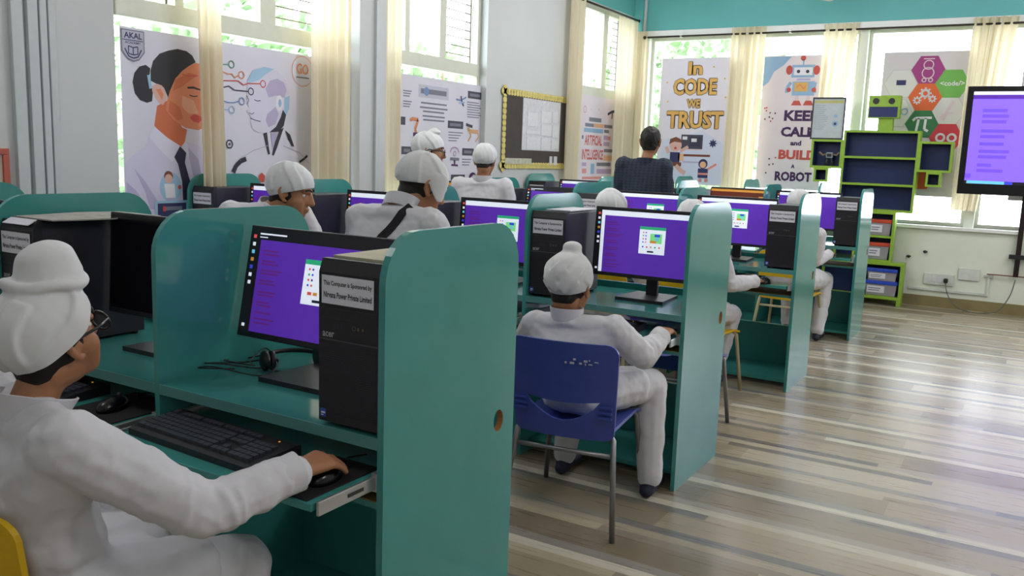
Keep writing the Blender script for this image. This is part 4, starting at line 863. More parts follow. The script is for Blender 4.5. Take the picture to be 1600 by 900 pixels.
fl.text('<code/>', c2[0]-0.11, c2[1]-0.02, c2[0]+0.11, c2[1]+0.03, P_WHITE, 0.02)
for dx, dz, r in ((0.0, 0.04, 0.045), (-0.07, -0.03, 0.032), (0.07, -0.015, 0.03)):
    fl.ring(c3[0]+dx, c3[1]+dz, r*0.75, r*0.5, P_WHITE, 16)
    for i in range(8): a = i*math.pi/4; fl.line([(c3[0]+dx+r*0.8*math.cos(a), c3[1]+dz+r*0.8*math.sin(a)), (c3[0]+dx+r*1.3*math.cos(a), c3[1]+dz+r*1.3*math.sin(a))], r*0.35, P_WHITE, 0)
fl.line([(c4[0]-0.085, c4[1]+0.035), (c4[0]-0.06, c4[1]+0.06), (c4[0]+0.09, c4[1]+0.065)], 0.024, P_WHITE); fl.line([(c4[0]-0.03, c4[1]+0.06), (c4[0]-0.045, c4[1]-0.07)], 0.024, P_WHITE, 0); fl.line([(c4[0]+0.035, c4[1]+0.06), (c4[0]+0.03, c4[1]-0.05), (c4[0]+0.065, c4[1]-0.07)], 0.024, P_WHITE, 0)
for dx in (-0.052, 0.052): fl.ring(c5[0]+dx, c5[1]+0.0, 0.036, 0.022, P_WHITE, 18); fl.disc(c5[0]+dx, c5[1], 0.014, pm_('crimson', 'c8444c'))
c = Hx(143, 225); fl.rect(c[0]-0.045, c[1]-0.02, c[0]+0.045, c[1]+0.03, P_NAVY)
c = Hx(418, 390); fl.line([(c[0]-0.04, c[1]-0.09), (c[0]+0.0, c[1]+0.02), (c[0]+0.04, c[1]+0.1)], 0.03, P_PINK); fl.line([(c[0]-0.07, c[1]-0.06), (c[0]-0.02, c[1]-0.02), (c[0]+0.05, c[1]-0.02)], 0.02, P_PINK)
c = Hx(162, 392); fl.ring(c[0], c[1], 0.03, 0.012, P_STEELB, 12)
tag(mb.build('poster', recalc=False), 'grey poster of coloured hexagons with pi, gears and code signs', 'poster')
mb, fl = board('poster', FP(1588, 200)[0], PZ0, FP(1588, 200)[0]+0.85, PZ1, 'F', pm_('pale_stone', 'd0ccce'))
tag(mb.build('poster', recalc=False), 'grey poster showing only its edge at top right above the large screen', 'poster')

# ---------------------------------------------------------------- bulletin board
BX = LX
a0, a1, b0, b1 = onX(785, 137, BX).y, onX(888, 152, BX).y, onX(783, 263, BX).z, onX(785, 137, BX).z
t = thing('bulletin_board', 'dark brown bulletin board with scalloped yellow border and pinned papers', 'board', (BX, (a0+a1)/2, b0))
off = (BX, (a0+a1)/2, b0)
MB().b2((BX, a0+0.02, b0+0.02), (BX+0.012, a1-0.02, b1-0.02), mat('brown_felt', '4a433f', rough=0.9, var=0.1, scale=9)).build('felt', parent=t, off=off)
YB = mat('yellow_card', 'd8c878', rough=0.7, var=0.12, scale=20); m = MB()
for s0, e0, hor, fix in ((a0, a1, True, b0), (a0, a1, True, b1-0.055), (b0, b1, False, a0), (b0, b1, False, a1-0.055)):
    n = int((e0-s0)/0.05)
    for i in range(n+1):
        p = s0+(e0-s0)*i/n
        c = (BX+0.015, p, fix+0.028) if hor else (BX+0.015, fix+0.028, p)
        m.cyl((BX+0.012, c[1], c[2]), (BX+0.017, c[1], c[2]), 0.032, YB, n=10)
m.build('border', parent=t, off=off)
def bb(x0, y0, x1, y1, d, mt, lab=None):
    S = 6.0; p, q = onX(770+x0/S, 125+y0/S, BX), onX(770+x1/S, 125+y1/S, BX); zc = onX(770+(x0+x1)/2/S, 125+(y0+y1)/2/S, BX).z
    hh = abs(onX(770+x0/S, 125+y0/S, BX).z-onX(770+x0/S, 125+(y1-(x1-x0)*0.1)/S, BX).z)/2
    m = MB().b2((BX+0.012, p.y, zc-hh), (BX+0.012+d, q.y, zc+hh), mt); o = m.build('pinned_paper', parent=t, off=off)
    if lab: o['label'] = lab
PW1 = mat('display_paper', 'cfd0d4', rough=0.8, var=0.08, scale=30); PW2 = mat('display_sheet', 'd9dadd', rough=0.8, var=0.05, scale=40)
bb(275, 165, 605, 690, 0.004, PW1, 'large white display chart with ragged edge')
for r in ((312, 300, 405, 440), (440, 290, 530, 410), (440, 420, 530, 530), (545, 300, 595, 405), (545, 425, 595, 545), (300, 470, 425, 515), (305, 530, 425, 660), (440, 540, 520, 660), (535, 565, 595, 650)): bb(*r, 0.008, PW2)
bb(100, 720, 345, 800, 0.008, mat('cream_banner', 'b9b8a4', rough=0.8, var=0.15, scale=30), 'cream lettered banner strip'); bb(520, 715, 540, 795, 0.007, PW1); bb(560, 715, 585, 800, 0.007, PW1)

# ---------------------------------------------------------------- curtains
def curtain(label, y0, y1, z0, z1, axis, plane, folds, amp=0.03, gather=None, tie=None, seed=0):
    """Pleated hanging cloth; gather(v) gives (shift, width factor) from top (v=0) to bottom."""
    rn = random.Random(seed); ph = [rn.random()*6.28 for _ in range(4)]; mb = MB(); mid, wid = (y0+y1)/2, y1-y0
    def fn(u, v):
        sh, k = gather(v) if gather else (0, 1)
        a = mid+sh+(u-0.5)*wid*k
        d = amp*(math.sin(u*folds*6.283+ph[0])*(0.75+0.25*math.sin(v*3+ph[1]))+0.3*math.sin(u*folds*2.3*6.283+ph[2]+v*2))
        z = z1+(z0-z1)*v
        return V((plane+d, a, z)) if axis == 'L' else V((a, plane+d, z))
    mb.grid(fn, int(folds*10), 26, CURT); return tag(mb.build('curtain', recalc=False), label, 'curtain', 'cream window curtains')
XC = LX+0.075
def Lc(px, py): return onX(px, py, XC)
def g1(v): return (0.0+0.03*v, 1.0-0.05*v)
curtain('cream curtain hanging between the woman and the robot on the poster', Lc(303, 60).y, Lc(342, 60).y, 1.10, 3.0, 'L', XC, 3, 0.025, g1, seed=1)
curtain('cream curtain right of the robot head poster, before the column', Lc(486, 120).y, Lc(548, 120).y, 0.4, 3.0, 'L', XC, 4, 0.03, seed=2)
curtain('cream curtain left of the robotics facts poster, after the column', Lc(588, 120).y, Lc(629, 120).y, 0.4, 3.0, 'L', XC, 3.5, 0.03, seed=3)
curtain('cream curtain right of the bulletin board', Lc(888, 100).y, Lc(911, 100).y, 0.4, 3.0, 'L', XC, 2.5, 0.03, seed=4)
curtain('cream curtain in the room corner left of the gold lettered poster', Lc(966, 100).y, FY-0.05, 0.4, 2.97, 'L', XC, 4, 0.03, seed=5)
curtain('cream curtain in the corner on the far wall, left of the green leaves', LX+0.03, -4.02, 0.7, 2.86, 'F', FY-0.07, 2, 0.025, seed=6)
def Fc(px): return onY(px, 45, FY-0.07).x
curtain('cream curtain between the gold lettered poster and the blue robot poster', Fc(1143), Fc(1197), 0.72, 2.86, 'F', FY-0.07, 5, 0.03, lambda v: (-0.02*v, 1-0.12*v), seed=7)
curtain('cream curtain tapering down beside the framed notice', Fc(1287), Fc(1343), 1.35, 2.855, 'F', FY-0.075, 4, 0.028, lambda v: (-0.10*v, 1-0.55*v), seed=8)
curtain('cream curtain hanging above the large screen', Fc(1520), Fc(1592), 1.0, 2.855, 'F', FY-0.07, 5, 0.03, lambda v: (-0.1*v, 1-0.4*v), seed=9)
m = MB().cyl((LX+0.085, 2.8, 2.985), (LX+0.085, 4.78, 2.985), 0.011, ROD, n=10); tag(m.build('curtain_rod'), 'dark curtain rod above the woman and robot poster', 'curtain rod')
m = MB().cyl((LX+0.085, 5.11, 2.985), (LX+0.085, 6.7, 2.985), 0.011, ROD, n=10); tag(m.build('curtain_rod'), 'dark curtain rod above the robotics facts poster', 'curtain rod')
m = MB().cyl((LX+0.085, 8.1, 2.985), (LX+0.085, 9.72, 2.985), 0.011, ROD, n=10); m.ball((LX+0.085, 9.72, 2.985), 0.018, ROD); tag(m.build('curtain_rod'), 'dark curtain rod under the teal band near the corner', 'curtain rod')
m = MB().cyl((-4.06, FY-0.075, 2.79), (3.4, FY-0.075, 2.79), 0.011, ROD, n=10)
for x in (-3.62, -2.4, -0.42): m.b2((x-0.012, FY-0.085, 2.78), (x+0.012, FY-0.035, 2.83), SILLW)
m.ball((-4.06, FY-0.075, 2.79), 0.02, ROD); tag(m.build('curtain_rod'), 'long dark curtain rod along the far windows', 'curtain rod')

# ---------------------------------------------------------------- robot shaped bookshelf
LIME = mat('lime_laminate', '8db33a', rough=0.4, var=0.05); NAVYB = mat('navy_laminate', '1d2c5c', rough=0.4, var=0.06)
SY = 9.50; k_ = SY/9.4
def sx(x): return x*k_
def sz(z): return H+(z-H)*k_
t = thing('robot_bookshelf', 'lime green and navy bookshelf shaped like a robot', 'bookshelf', (sx(-1.35), SY, 0)); off = tuple(t.location)
def boxshelf(name, x0, x1, z0, z1, shelves=(), th=0.022, dp=0.16, parent=None, y=SY):
    m = MB(); y1 = y+dp
    m.b2((x0, y, z0), (x0+th, y1, z1), LIME); m.b2((x1-th, y, z0), (x1, y1, z1), LIME); m.b2((x0+th, y, z0), (x1-th, y1, z0+th), LIME); m.b2((x0+th, y, z1-th), (x1-th, y1, z1), LIME)
    o = m.build(name, parent=parent or t, off=off)
    b = MB().b2((x0+th, y1-0.012, z0+th), (x1-th, y1, z1-th), NAVYB)
    for a in ((x0+th, x0+th+0.004), (x1-th-0.004, x1-th)): b.b2((a[0], y+0.003, z0+th), (a[1], y1-0.012, z1-th), NAVYB)
    b.build('back_board', parent=o, off=(0, 0, 0) if False else off)
    for z in shelves: MB().b2((x0+th, y+0.001, z-0.011), (x1-th, y1-0.012, z+0.011), LIME).build('shelf', parent=o, off=off)
    return o
BX0, BX1 = sx(-1.705), sx(-0.995)
boxshelf('body', BX0, BX1, sz(0.955), sz(1.758), (sz(1.49), sz(1.222)))
hd = MB().b2((sx(-1.498), SY, sz(1.88)), (sx(-1.206), SY+0.13, sz(2.10)), LIME, bev=0.004); ho = hd.build('head', parent=t, off=off)
MB().b2((sx(-1.485), SY-0.004, sz(1.89)), (sx(-1.225), SY+0.001, sz(1.99)), NAVYB).build('mouth', parent=ho, off=off)
for x in (-1.43, -1.285): MB().cyl((sx(x), SY-0.006, sz(2.045)), (sx(x), SY, sz(2.045)), 0.03, BLACK, n=20).build('eye', parent=ho, off=off)
MB().b2((sx(-1.395), SY+0.03, sz(1.757)), (sx(-1.262), SY+0.12, sz(1.88)), LIME).build('neck', parent=t, off=off)
boxshelf('arm', sx(-2.015), BX0, sz(1.37), sz(1.66)); boxshelf('arm', BX1, sx(-0.695), sz(1.365), sz(1.66))
boxshelf('hand', sx(-1.97), sx(-1.83), sz(1.228), sz(1.37), th=0.02); boxshelf('hand', sx(-0.91), sx(-0.775), sz(1.225), sz(1.365), th=0.02)
boxshelf('leg', sx(-1.42), sx(-1.145), sz(0.45), sz(0.955), (sz(0.705),)); boxshelf('leg', BX0, sx(-1.50), sz(0.45), sz(0.955), (sz(0.705),))
boxshelf('foot', sx(-1.42), sx(-1.02), 0.06, sz(0.45), th=0.03); boxshelf('foot', BX0-0.1, sx(-1.46), 0.06, sz(0.45), th=0.03)
MB().b2((sx(-1.06), SY+0.0, 0), (sx(-1.02), SY+0.16, 0.06), LIME).build('foot_block', parent=t, off=off); MB().b2((sx(-1.42), SY, 0), (sx(-1.38), SY+0.16, 0.06), LIME).build('foot_block', parent=t, off=off); MB().b2((BX0-0.1, SY, 0), (BX0-0.06, SY+0.16, 0.06), LIME).build('foot_block', parent=t, off=off)
# framed notice standing on the left arm
t2 = thing('framed_notice', 'framed pale notice with dark border on the robot shelf\'s left arm', 'frame', (sx(-1.88), SY+0.06, sz(1.66)+0.001)); o2 = tuple(t2.location)
x0, x1, zz0, zz1 = sx(-2.045), sx(-1.72), sz(1.66)+0.001, sz(2.085)
m = MB()
for p, q in (((x0, zz0), (x1, zz0+0.015)), ((x0, zz1-0.015), (x1, zz1)), ((x0, zz0+0.015), (x0+0.012, zz1-0.015)), ((x1-0.012, zz0+0.015), (x1, zz1-0.015))): m.b2((p[0], SY+0.03, p[1]), (q[0], SY+0.05, q[1]), DARK)
m.build('frame', parent=t2, off=o2)
m = MB().b2((x0+0.012, SY+0.037, zz0+0.015), (x1-0.012, SY+0.05, zz1-0.015), mat('notice_paper', 'b9c2c4', rough=0.7)); fl = Flat(m, (0, SY+0.0368, 0), (1, 0, 0), (0, 0, 1), (0, -1, 0))
fl.rect(x0+0.02, zz1-0.06, x1-0.02, zz1-0.03, mat('notice_yellow', 'b8b878', rough=0.7)); rn = random.Random(4)
for i in range(13): fl.rect(x0+0.03, zz1-0.085-i*0.02, x0+0.12+rn.random()*0.05, zz1-0.079-i*0.02, mat('notice_line', '96a0a6', rough=0.7), 0)
fl.disc(x1-0.09, zz0+0.16, 0.03, P_STEELB); fl.disc(x1-0.09, zz0+0.24, 0.018, P_STEELB); fl.disc(x1-0.09, zz0+0.16, 0.014, P_DGREY)
m.build('sheet', parent=t2, off=o2, recalc=False)
# toy robot in the left arm box
t3 = thing('toy_robot', 'small grey toy robot in the robot shelf\'s left arm box', 'toy', (sx(-1.84), SY+0.07, sz(1.37)+0.023)); GREYT = mat('toy_grey', '8f9aa0', rough=0.4); TAND = mat('toy_tan', '8a7c5a', rough=0.5)
MB().box((0, 0, 0.11), (0.07, 0.05, 0.06), GREYT, bev=0.01).build('torso', parent=t3); MB().box((0.0, -0.026, 0.11), (0.045, 0.006, 0.03), mat('toy_black', '22262a')).build('face', parent=t3)
for q in (-1, 1): MB().tube([(q*0.035, 0, 0.12), (q*0.07, -0.01, 0.11), (q*0.10, -0.03, 0.14)], 0.010, TAND).build('arm', parent=t3); MB().tube([(q*0.02, 0, 0.08), (q*0.03, 0, 0.04), (q*0.03, -0.01, 0.006)], 0.013, DARK).build('leg', parent=t3)
# storage boxes
def bin_(x, z, w, h, lidm, label, cat='box'):
    t = thing('storage_box', label, cat, (x, SY+0.085, z), group='clear storage boxes on the robot shelf')
    m = MB(); m.prism([(-w/2+0.01, -0.055, 0.001), (w/2-0.01, -0.055, 0.001), (w/2, -0.06, h), (-w/2, -0.06, h)], (0, 0.12, 0), CLEARP); m.build('tub', parent=t)
    MB().box((0, 0, h+0.018), (w+0.015, 0.135, 0.036), lidm, bev=0.006).build('lid', parent=t)
    l = MB().b2((-w/2+0.02, -0.0625, h*0.25), (w*0.12, -0.0605, h*0.85), LABELW); fl = Flat(l, (0, -0.063, 0), (1, 0, 0), (0, 0, 1), (0, -1, 0)); fl.rect(-w/2+0.03, h*0.6, 0, h*0.68, P_GREY); fl.rect(-w/2+0.03, h*0.42, -0.01, h*0.5, P_GREY, 0); l.build('paper_label', parent=t, recalc=False)
    MB().box((0.02, 0, h*0.4), (w*0.7, 0.09, h*0.6), mat('box_content_'+label.split()[0], '7a6a72' if 'blue' in label else '9a9088', rough=0.8, var=0.3, scale=30)).build('content', parent=t)
REDL = mat('red_lid', 'c24a30', rough=0.4); BLUEL = mat('blue_lid', '2f4fc0', rough=0.4)
bin_(sx(-1.285), sz(0.705)+0.012, 0.215, 0.125, REDL, 'red lidded clear box on the upper leg shelf of the robot bookshelf')
bin_(sx(-1.285), sz(0.45)+0.023, 0.215, 0.135, REDL, 'red lidded clear box on the lower leg shelf of the robot bookshelf')
bin_(sx(-1.22), 0.092, 0.30, 0.115, BLUEL, 'blue lidded clear box at the bottom of the robot foot box')
bin_(sx(-1.22), 0.092+0.153, 0.28, 0.09, BLUEL, 'blue lidded clear box stacked on top of the other blue lidded box')

# ---------------------------------------------------------------- large screen, sockets, wires
t = thing('large_screen', 'large black display showing a purple page at right edge of view', 'screen', (0.27, 9.47, 1.17)); off = tuple(t.location)
TX0, TX1, TZ0, TZ1, TY = -0.632, 1.17, 1.172, 2.188, 9.47
MB().b2((TX0, TY, TZ0), (TX1, TY+0.06, TZ1), BLACKG, bev=0.006).build('bezel', parent=t, off=off)
m = MB(); W, Hh = TX1-TX0-0.11, TZ1-TZ0-0.15; fl = Flat(m, (TX0+0.055, TY-0.001, TZ0+0.10), (W, 0, 0), (0, 0, Hh), (0, -1, 0))
fl.rect(0, 0, 1, 1, TVPURPLE); fl.rect(0, 0.965, 1, 1, SWHITE); fl.rect(0, 0.92, 1, 0.965, PURPLE, 0); fl.rect(0, 0, 1, 0.035, SDARK); fl.rect(0.012, 0.003, 0.2, 0.035, SCYAN); fl.rect(0.2, 0.004, 0.24, 0.03, SBLUE)
for v, w in ((0.78, 0.12), (0.72, 0.13), (0.66, 0.12), (0.56, 0.16), (0.50, 0.12), (0.42, 0.12), (0.34, 0.15), (0.28, 0.14), (0.19, 0.07), (0.13, 0.13)): fl.rect(0.055, v, 0.055+w, v+0.035, TVTEXT, 0)
fl.rect(0, 0.06, 0.03, 0.11, TVTEXT, 0)
m.build('screen', parent=t, off=off, recalc=False)
MB().b2((-0.25, TY+0.06, 1.45), (0.75, TY+0.10, 1.9), BLACK).build('wall_bracket', parent=t, off=off)
t = thing('screen_mount', 'dark vertical mounting rail below the large display', 'bracket', (-0.05, 9.70, 0.39)); off = tuple(t.location)
MB().b2((-0.075, 9.70, 0.385), (-0.03, 9.745, 2.0), mat('brown_black_metal', '2c2220', rough=0.4, metal=0.4)).build('rail', parent=t, off=off); MB().b2((-0.13, 9.69, 0.56), (0.02, 9.75, 0.60), BLACK).build('clamp', parent=t, off=off); MB().b2((-0.30, 9.72, 0.385), (0.15, 9.735, 0.394), mat('dark_red_wire', '6a2a24', rough=0.5)).build('wire', parent=t, off=off); MB().b2((-0.075, 9.735, 0.5), (-0.03, FY, 0.54), BLACK).build('wall_bracket', parent=t, off=off)
t = thing('socket_panel', 'white double socket panel with a black plug low on the far wall', 'socket', (-0.72, FY, 0.25)); off = tuple(t.location)
PVC = mat('white_pvc', 'd3d8d2', rough=0.35)
MB().b2((-0.86, FY-0.025, 0.232), (-0.585, FY, 0.345), PVC, bev=0.004).build('plate', parent=t, off=off)
m = MB()
for i in range(3): m.b2((-0.83+i*0.05, FY-0.029, 0.26), (-0.80+i*0.05, FY-0.024, 0.315), LABELW, bev=0.002)
m.build('switch', parent=t, off=off); m = MB()
m.cyl((-0.672, FY-0.027, 0.285), (-0.672, FY-0.023, 0.285), 0.008, DARK, n=10); m.build('socket_hole', parent=t, off=off)
t = thing('power_cable', 'thin grey cable drooping from the black plug to the mounting rail', 'cable', (-0.64, FY-0.03, 0.285)); off = tuple(t.location)
MB().box((-0.655, FY-0.055, 0.285), (0.04, 0.055, 0.045), BLACK, bev=0.01).build('plug', parent=t, off=off)
MB().tube(spline([(-0.655, FY-0.07, 0.27), (-0.63, FY-0.09, 0.17), (-0.56, FY-0.10, 0.06), (-0.44, FY-0.11, 0.008), (-0.28, FY-0.11, 0.008), (-0.16, FY-0.10, 0.05), (-0.08, FY-0.09, 0.2), (-0.05, FY-0.075, 0.36)]), 0.005, mat('grey_cable', '6a6a68', rough=0.5)).build('cord', parent=t, off=off)
m = MB().b2((-0.552, FY-0.02, 0.305), (-0.36, FY, 0.425), PVC, bev=0.004); tag(m.build('junction_box'), 'blank white junction box right of the socket panel', 'junction box')
m = MB().b2((-1.0, FY-0.022, 0.165), (-0.27, FY, 0.19), PVC, bev=0.003); m.b2((-0.29, FY-0.022, 0.19), (-0.27, FY, 0.36), PVC, bev=0.003); m.b2((-0.33, FY-0.03, 0.355), (-0.24, FY, 0.38), PVC, bev=0.003); tag(m.build('wire_casing'), 'white wire casing above the skirting under the sockets', 'casing')
for lab, px, py in (('black wall hook under the far window, nearest the shelf', 1420, 400), ('black wall hook under the far window, further right', 1446, 393)):
    p = onY(px, py, FY); m = MB().cyl((p.x, FY-0.03, p.z), (p.x, FY, p.z), 0.012, BLACK, n=10); m.ball((p.x, FY-0.03, p.z), 0.016, BLACK, sub=2); m.b2((p.x-0.02, FY-0.012, p.z-0.008), (p.x+0.02, FY, p.z+0.006), BLACK); tag(m.build('wall_hook'), lab, 'hook')
# ceiling fan
t = thing('ceiling_fan', 'white ceiling fan at the top edge of the view', 'fan', (-2.16, 8.57, 2.93)); off = (0, 0, 0)
FANW = mat('fan_white', 'd8dbd6', rough=0.4)
m = MB().cyl((0, 0, 0.0), (0, 0, 0.05), 0.07, FANW, r2=0.12, n=28); m.cyl((0, 0, 0.05), (0, 0, 0.11), 0.125, FANW, n=28); m.cyl((0, 0, 0.11), (0, 0, 0.15), 0.12, FANW, r2=0.05, n=28); m.build('motor', parent=t)
MB().cyl((0, 0, 0.15), (0, 0, CZ-2.93), 0.014, FANW).build('rod', parent=t); MB().cyl((0, 0, CZ-2.93-0.06), (0, 0, CZ-2.93), 0.05, FANW).build('canopy', parent=t)
for i in range(3):
    a = math.radians(180+120*i); R = Matrix.Rotation(a, 3, 'Z'); m = MB()
    m.prism([R @ V(p) for p in ((0.10, -0.03, 0.062), (0.18, -0.06, 0.066), (0.58, -0.075, 0.066), (0.60, -0.05, 0.062), (0.60, 0.05, 0.050), (0.18, 0.045, 0.052), (0.10, 0.03, 0.056))], (0, 0, 0.004), FANW); m.build('blade', parent=t)
# ---------------------------------------------------------------- people
def E_(c, r, basis=None, sub=2):
    """Ellipsoid as a point cloud: r = radii along the basis columns."""
    if not hasattr(r, '__len__'): r = (r, r, r)
    bm = bmesh.new(); bmesh.ops.create_icosphere(bm, subdivisions=sub, radius=1.0)
    B = basis or Matrix.Identity(3); out = [V(c)+B @ V((v.co.x*r[0], v.co.y*r[1], v.co.z*r[2])) for v in bm.verts]; bm.free(); return out
def hull(*cl): return [p for c in cl for p in c]
def cap(p0, r0, p1, r1): return hull(E_(p0, r0), E_(p1, r1))
def chainc(pts): return [cap(a[0], a[1], b[0], b[1]) for a, b in zip(pts, pts[1:])]
def fuse(name, shapes, vox, m, loc, parent=None, smooth=4, wr=0.0, wsize=0.06, cuts=(), wr2=0.0):
    """Union of the hulls as one continuous smooth surface."""
    bm = bmesh.new()
    for s in shapes:
        vs = [bm.verts.new(p) for p in s]
        r = bmesh.ops.convex_hull(bm, input=vs)
        junk = [g for g in r['geom_interior']+r['geom_unused'] if isinstance(g, bmesh.types.BMVert) and g.is_valid and not g.link_faces]
        if junk: bmesh.ops.delete(bm, geom=list(set(junk)), context='VERTS')
    me = bpy.data.meshes.new(name); bm.to_mesh(me); bm.free()
    o = link_mesh(name, me)
    r = o.modifiers.new('r', 'REMESH'); r.mode = 'VOXEL'; r.voxel_size = vox
    s = o.modifiers.new('s', 'SMOOTH'); s.factor = 0.5; s.iterations = smooth
    if wr:
        tx = bpy.data.textures.new('cloth_folds', 'CLOUDS'); tx.noise_scale = wsize; tx.noise_depth = 1
        d = o.modifiers.new('d', 'DISPLACE'); d.texture = tx; d.strength = wr; d.mid_level = 0.5; d.texture_coords = 'LOCAL'
        if wr2:
            tx2 = bpy.data.textures.new('fine_folds', 'MARBLE'); tx2.noise_scale = 0.05; tx2.turbulence = 7
            d = o.modifiers.new('d2', 'DISPLACE'); d.texture = tx2; d.strength = wr2; d.mid_level = 0.5; d.texture_coords = 'LOCAL'
        s = o.modifiers.new('s2', 'SMOOTH'); s.factor = 0.5; s.iterations = 2
    dg = bpy.context.evaluated_depsgraph_get(); m2 = bpy.data.meshes.new_from_object(o.evaluated_get(dg)); o.modifiers.clear()
    bm = bmesh.new(); bm.from_mesh(m2)
    for (pp, nn) in cuts:
        g = bmesh.ops.bisect_plane(bm, geom=bm.verts[:]+bm.edges[:]+bm.faces[:], plane_co=pp, plane_no=nn, clear_inner=True)
        es = [e for e in g['geom_cut'] if isinstance(e, bmesh.types.BMEdge)]
        if es: bmesh.ops.triangle_fill(bm, edges=es, use_beauty=False)
    bmesh.ops.translate(bm, vec=-V(loc), verts=bm.verts)
    for f in bm.faces: f.smooth = True
    bm.to_mesh(m2); bm.free(); m2.materials.clear(); m2.materials.append(m); m2.name = name
    old = o.data; o.data = m2; bpy.data.meshes.remove(old)
    if parent is None: o.location = loc
    else: o.parent = parent
    return o
def hand(w, d, n, s, k=1.0, curl=0.5, spread=1.0):
    """Wrist w, d to the fingers, n out of the back of the hand, s to the thumb. Returns hulls."""
    w, d, n, s = V(w), V(d).normalized(), V(n), V(s); n = (n-d*n.dot(d)).normalized(); s0 = d.cross(n); s = s0 if s0.dot(s) > 0 else -s0
    sh = [cap(w-d*0.03*k, 0.021*k, w+d*0.02*k, 0.021*k)]
    off = (0.028, 0.009, -0.010, -0.027); ln = (0.066, 0.074, 0.068, 0.053); kn = (0.080, 0.083, 0.079, 0.072)
    pal = [E_(w+d*0.012*k+s*0.012*k, (0.014*k)), E_(w+d*0.012*k-s*0.012*k, 0.014*k)]
    for o, q in zip(off, kn): pal.append(E_(w+d*q*k+s*o*0.9*k, 0.0115*k))
    sh.append(hull(*pal))
    for i, (o, L, q) in enumerate(zip(off, ln, kn)):
        p = w+d*q*k+s*o*k; a = 0.15; dirn = d+s*(o*3.2*spread); dirn.normalize(); r = (0.0088 if i < 3 else 0.0078)*k
        for j, fr in enumerate((0.45, 0.31, 0.24)):
            a += curl*(0.55, 0.75, 0.5)[j]; nd = dirn*math.cos(a)-n*math.sin(a); e = p+nd*L*fr*k*1.0
            sh.append(cap(p, r, e, r*0.93)); p = e; r *= 0.93
    p = w+d*0.02*k+s*0.020*k; e = w+d*0.050*k+s*0.050*k-n*0.012*k; sh.append(cap(p, 0.014*k, e, 0.0105*k)); f = e+(d*0.9+s*0.25-n*0.35)*0.030*k; sh.append(cap(e, 0.0105*k, f, 0.0092*k)); sh.append(cap(f, 0.0092*k, f+(d-n*0.4)*0.022*k, 0.008*k))
    return sh
def head_basis(yaw, pitch, roll=0.0):
    """yaw: 0 looks to +Y, positive turns towards +X; pitch up positive."""
    f = V((math.sin(yaw)*math.cos(pitch), math.cos(yaw)*math.cos(pitch), math.sin(pitch))); s = V((math.cos(yaw), -math.sin(yaw), 0)); u = s.cross(f)
    if roll: s, u = s*math.cos(roll)+u*math.sin(roll), u*math.cos(roll)-s*math.sin(roll)
    return f, s, u
def frame(x, y, rz): 
    c, q = math.cos(rz), math.sin(rz)
    return lambda a, b, z: V((x+a*c-b*q, y+a*q+b*c, z))
def seated(x, y, rz, seat=0.44):
    P = frame(x, y, rz); z = seat
    J = dict(pel=P(0, 0, z+0.06), chest=P(0, -0.01, z+0.29), shR=P(0.16, 0.0, z+0.42), shL=P(-0.16, 0.0, z+0.42), nk=P(0, 0.0, z+0.46), hd=P(0, 0.04, z+0.60), hipR=P(0.085, 0.03, z+0.05), hipL=P(-0.085, 0.03, z+0.05), knR=P(0.12, 0.40, z+0.05), knL=P(-0.12, 0.40, z+0.05), anR=P(0.12, 0.42, 0.07), anL=P(-0.12, 0.42, 0.07), elR=P(0.22, 0.14, z+0.20), elL=P(-0.22, 0.14, z+0.20), wrR=P(0.16, 0.36, z+0.26), wrL=P(-0.14, 0.36, z+0.26), fwd=P(0, 1, 0)-P(0, 0, 0), rt=P(1, 0, 0)-P(0, 0, 0), base=P(0, 0, 0), sit=True)
    return J
def standing(x, y, rz, k=1.0, lean=0.0):
    P = frame(x, y, rz)
    J = dict(pel=P(0, 0, 0.80*k), chest=P(0, 0.03*lean, 1.02*k), shR=P(0.165*k, 0.06*lean, 1.19*k), shL=P(-0.165*k, 0.06*lean, 1.19*k), nk=P(0, 0.07*lean, 1.235*k), hd=P(0, 0.03+0.12*lean, 1.395*k), hipR=P(0.085*k, 0, 0.78*k), hipL=P(-0.085*k, 0, 0.78*k), knR=P(0.09*k, 0.02, 0.42*k), knL=P(-0.09*k, 0.02, 0.42*k), anR=P(0.09*k, 0, 0.07*k), anL=P(-0.09*k, 0, 0.07*k), elR=P(0.215*k, 0.02, 0.95*k), elL=P(-0.215*k, 0.02, 0.95*k), wrR=P(0.20*k, 0.16, 0.80*k), wrL=P(-0.20*k, 0.16, 0.80*k), fwd=P(0, 1, 0)-P(0, 0, 0), rt=P(1, 0, 0)-P(0, 0, 0), base=P(0, 0, 0), sit=False)
    return J
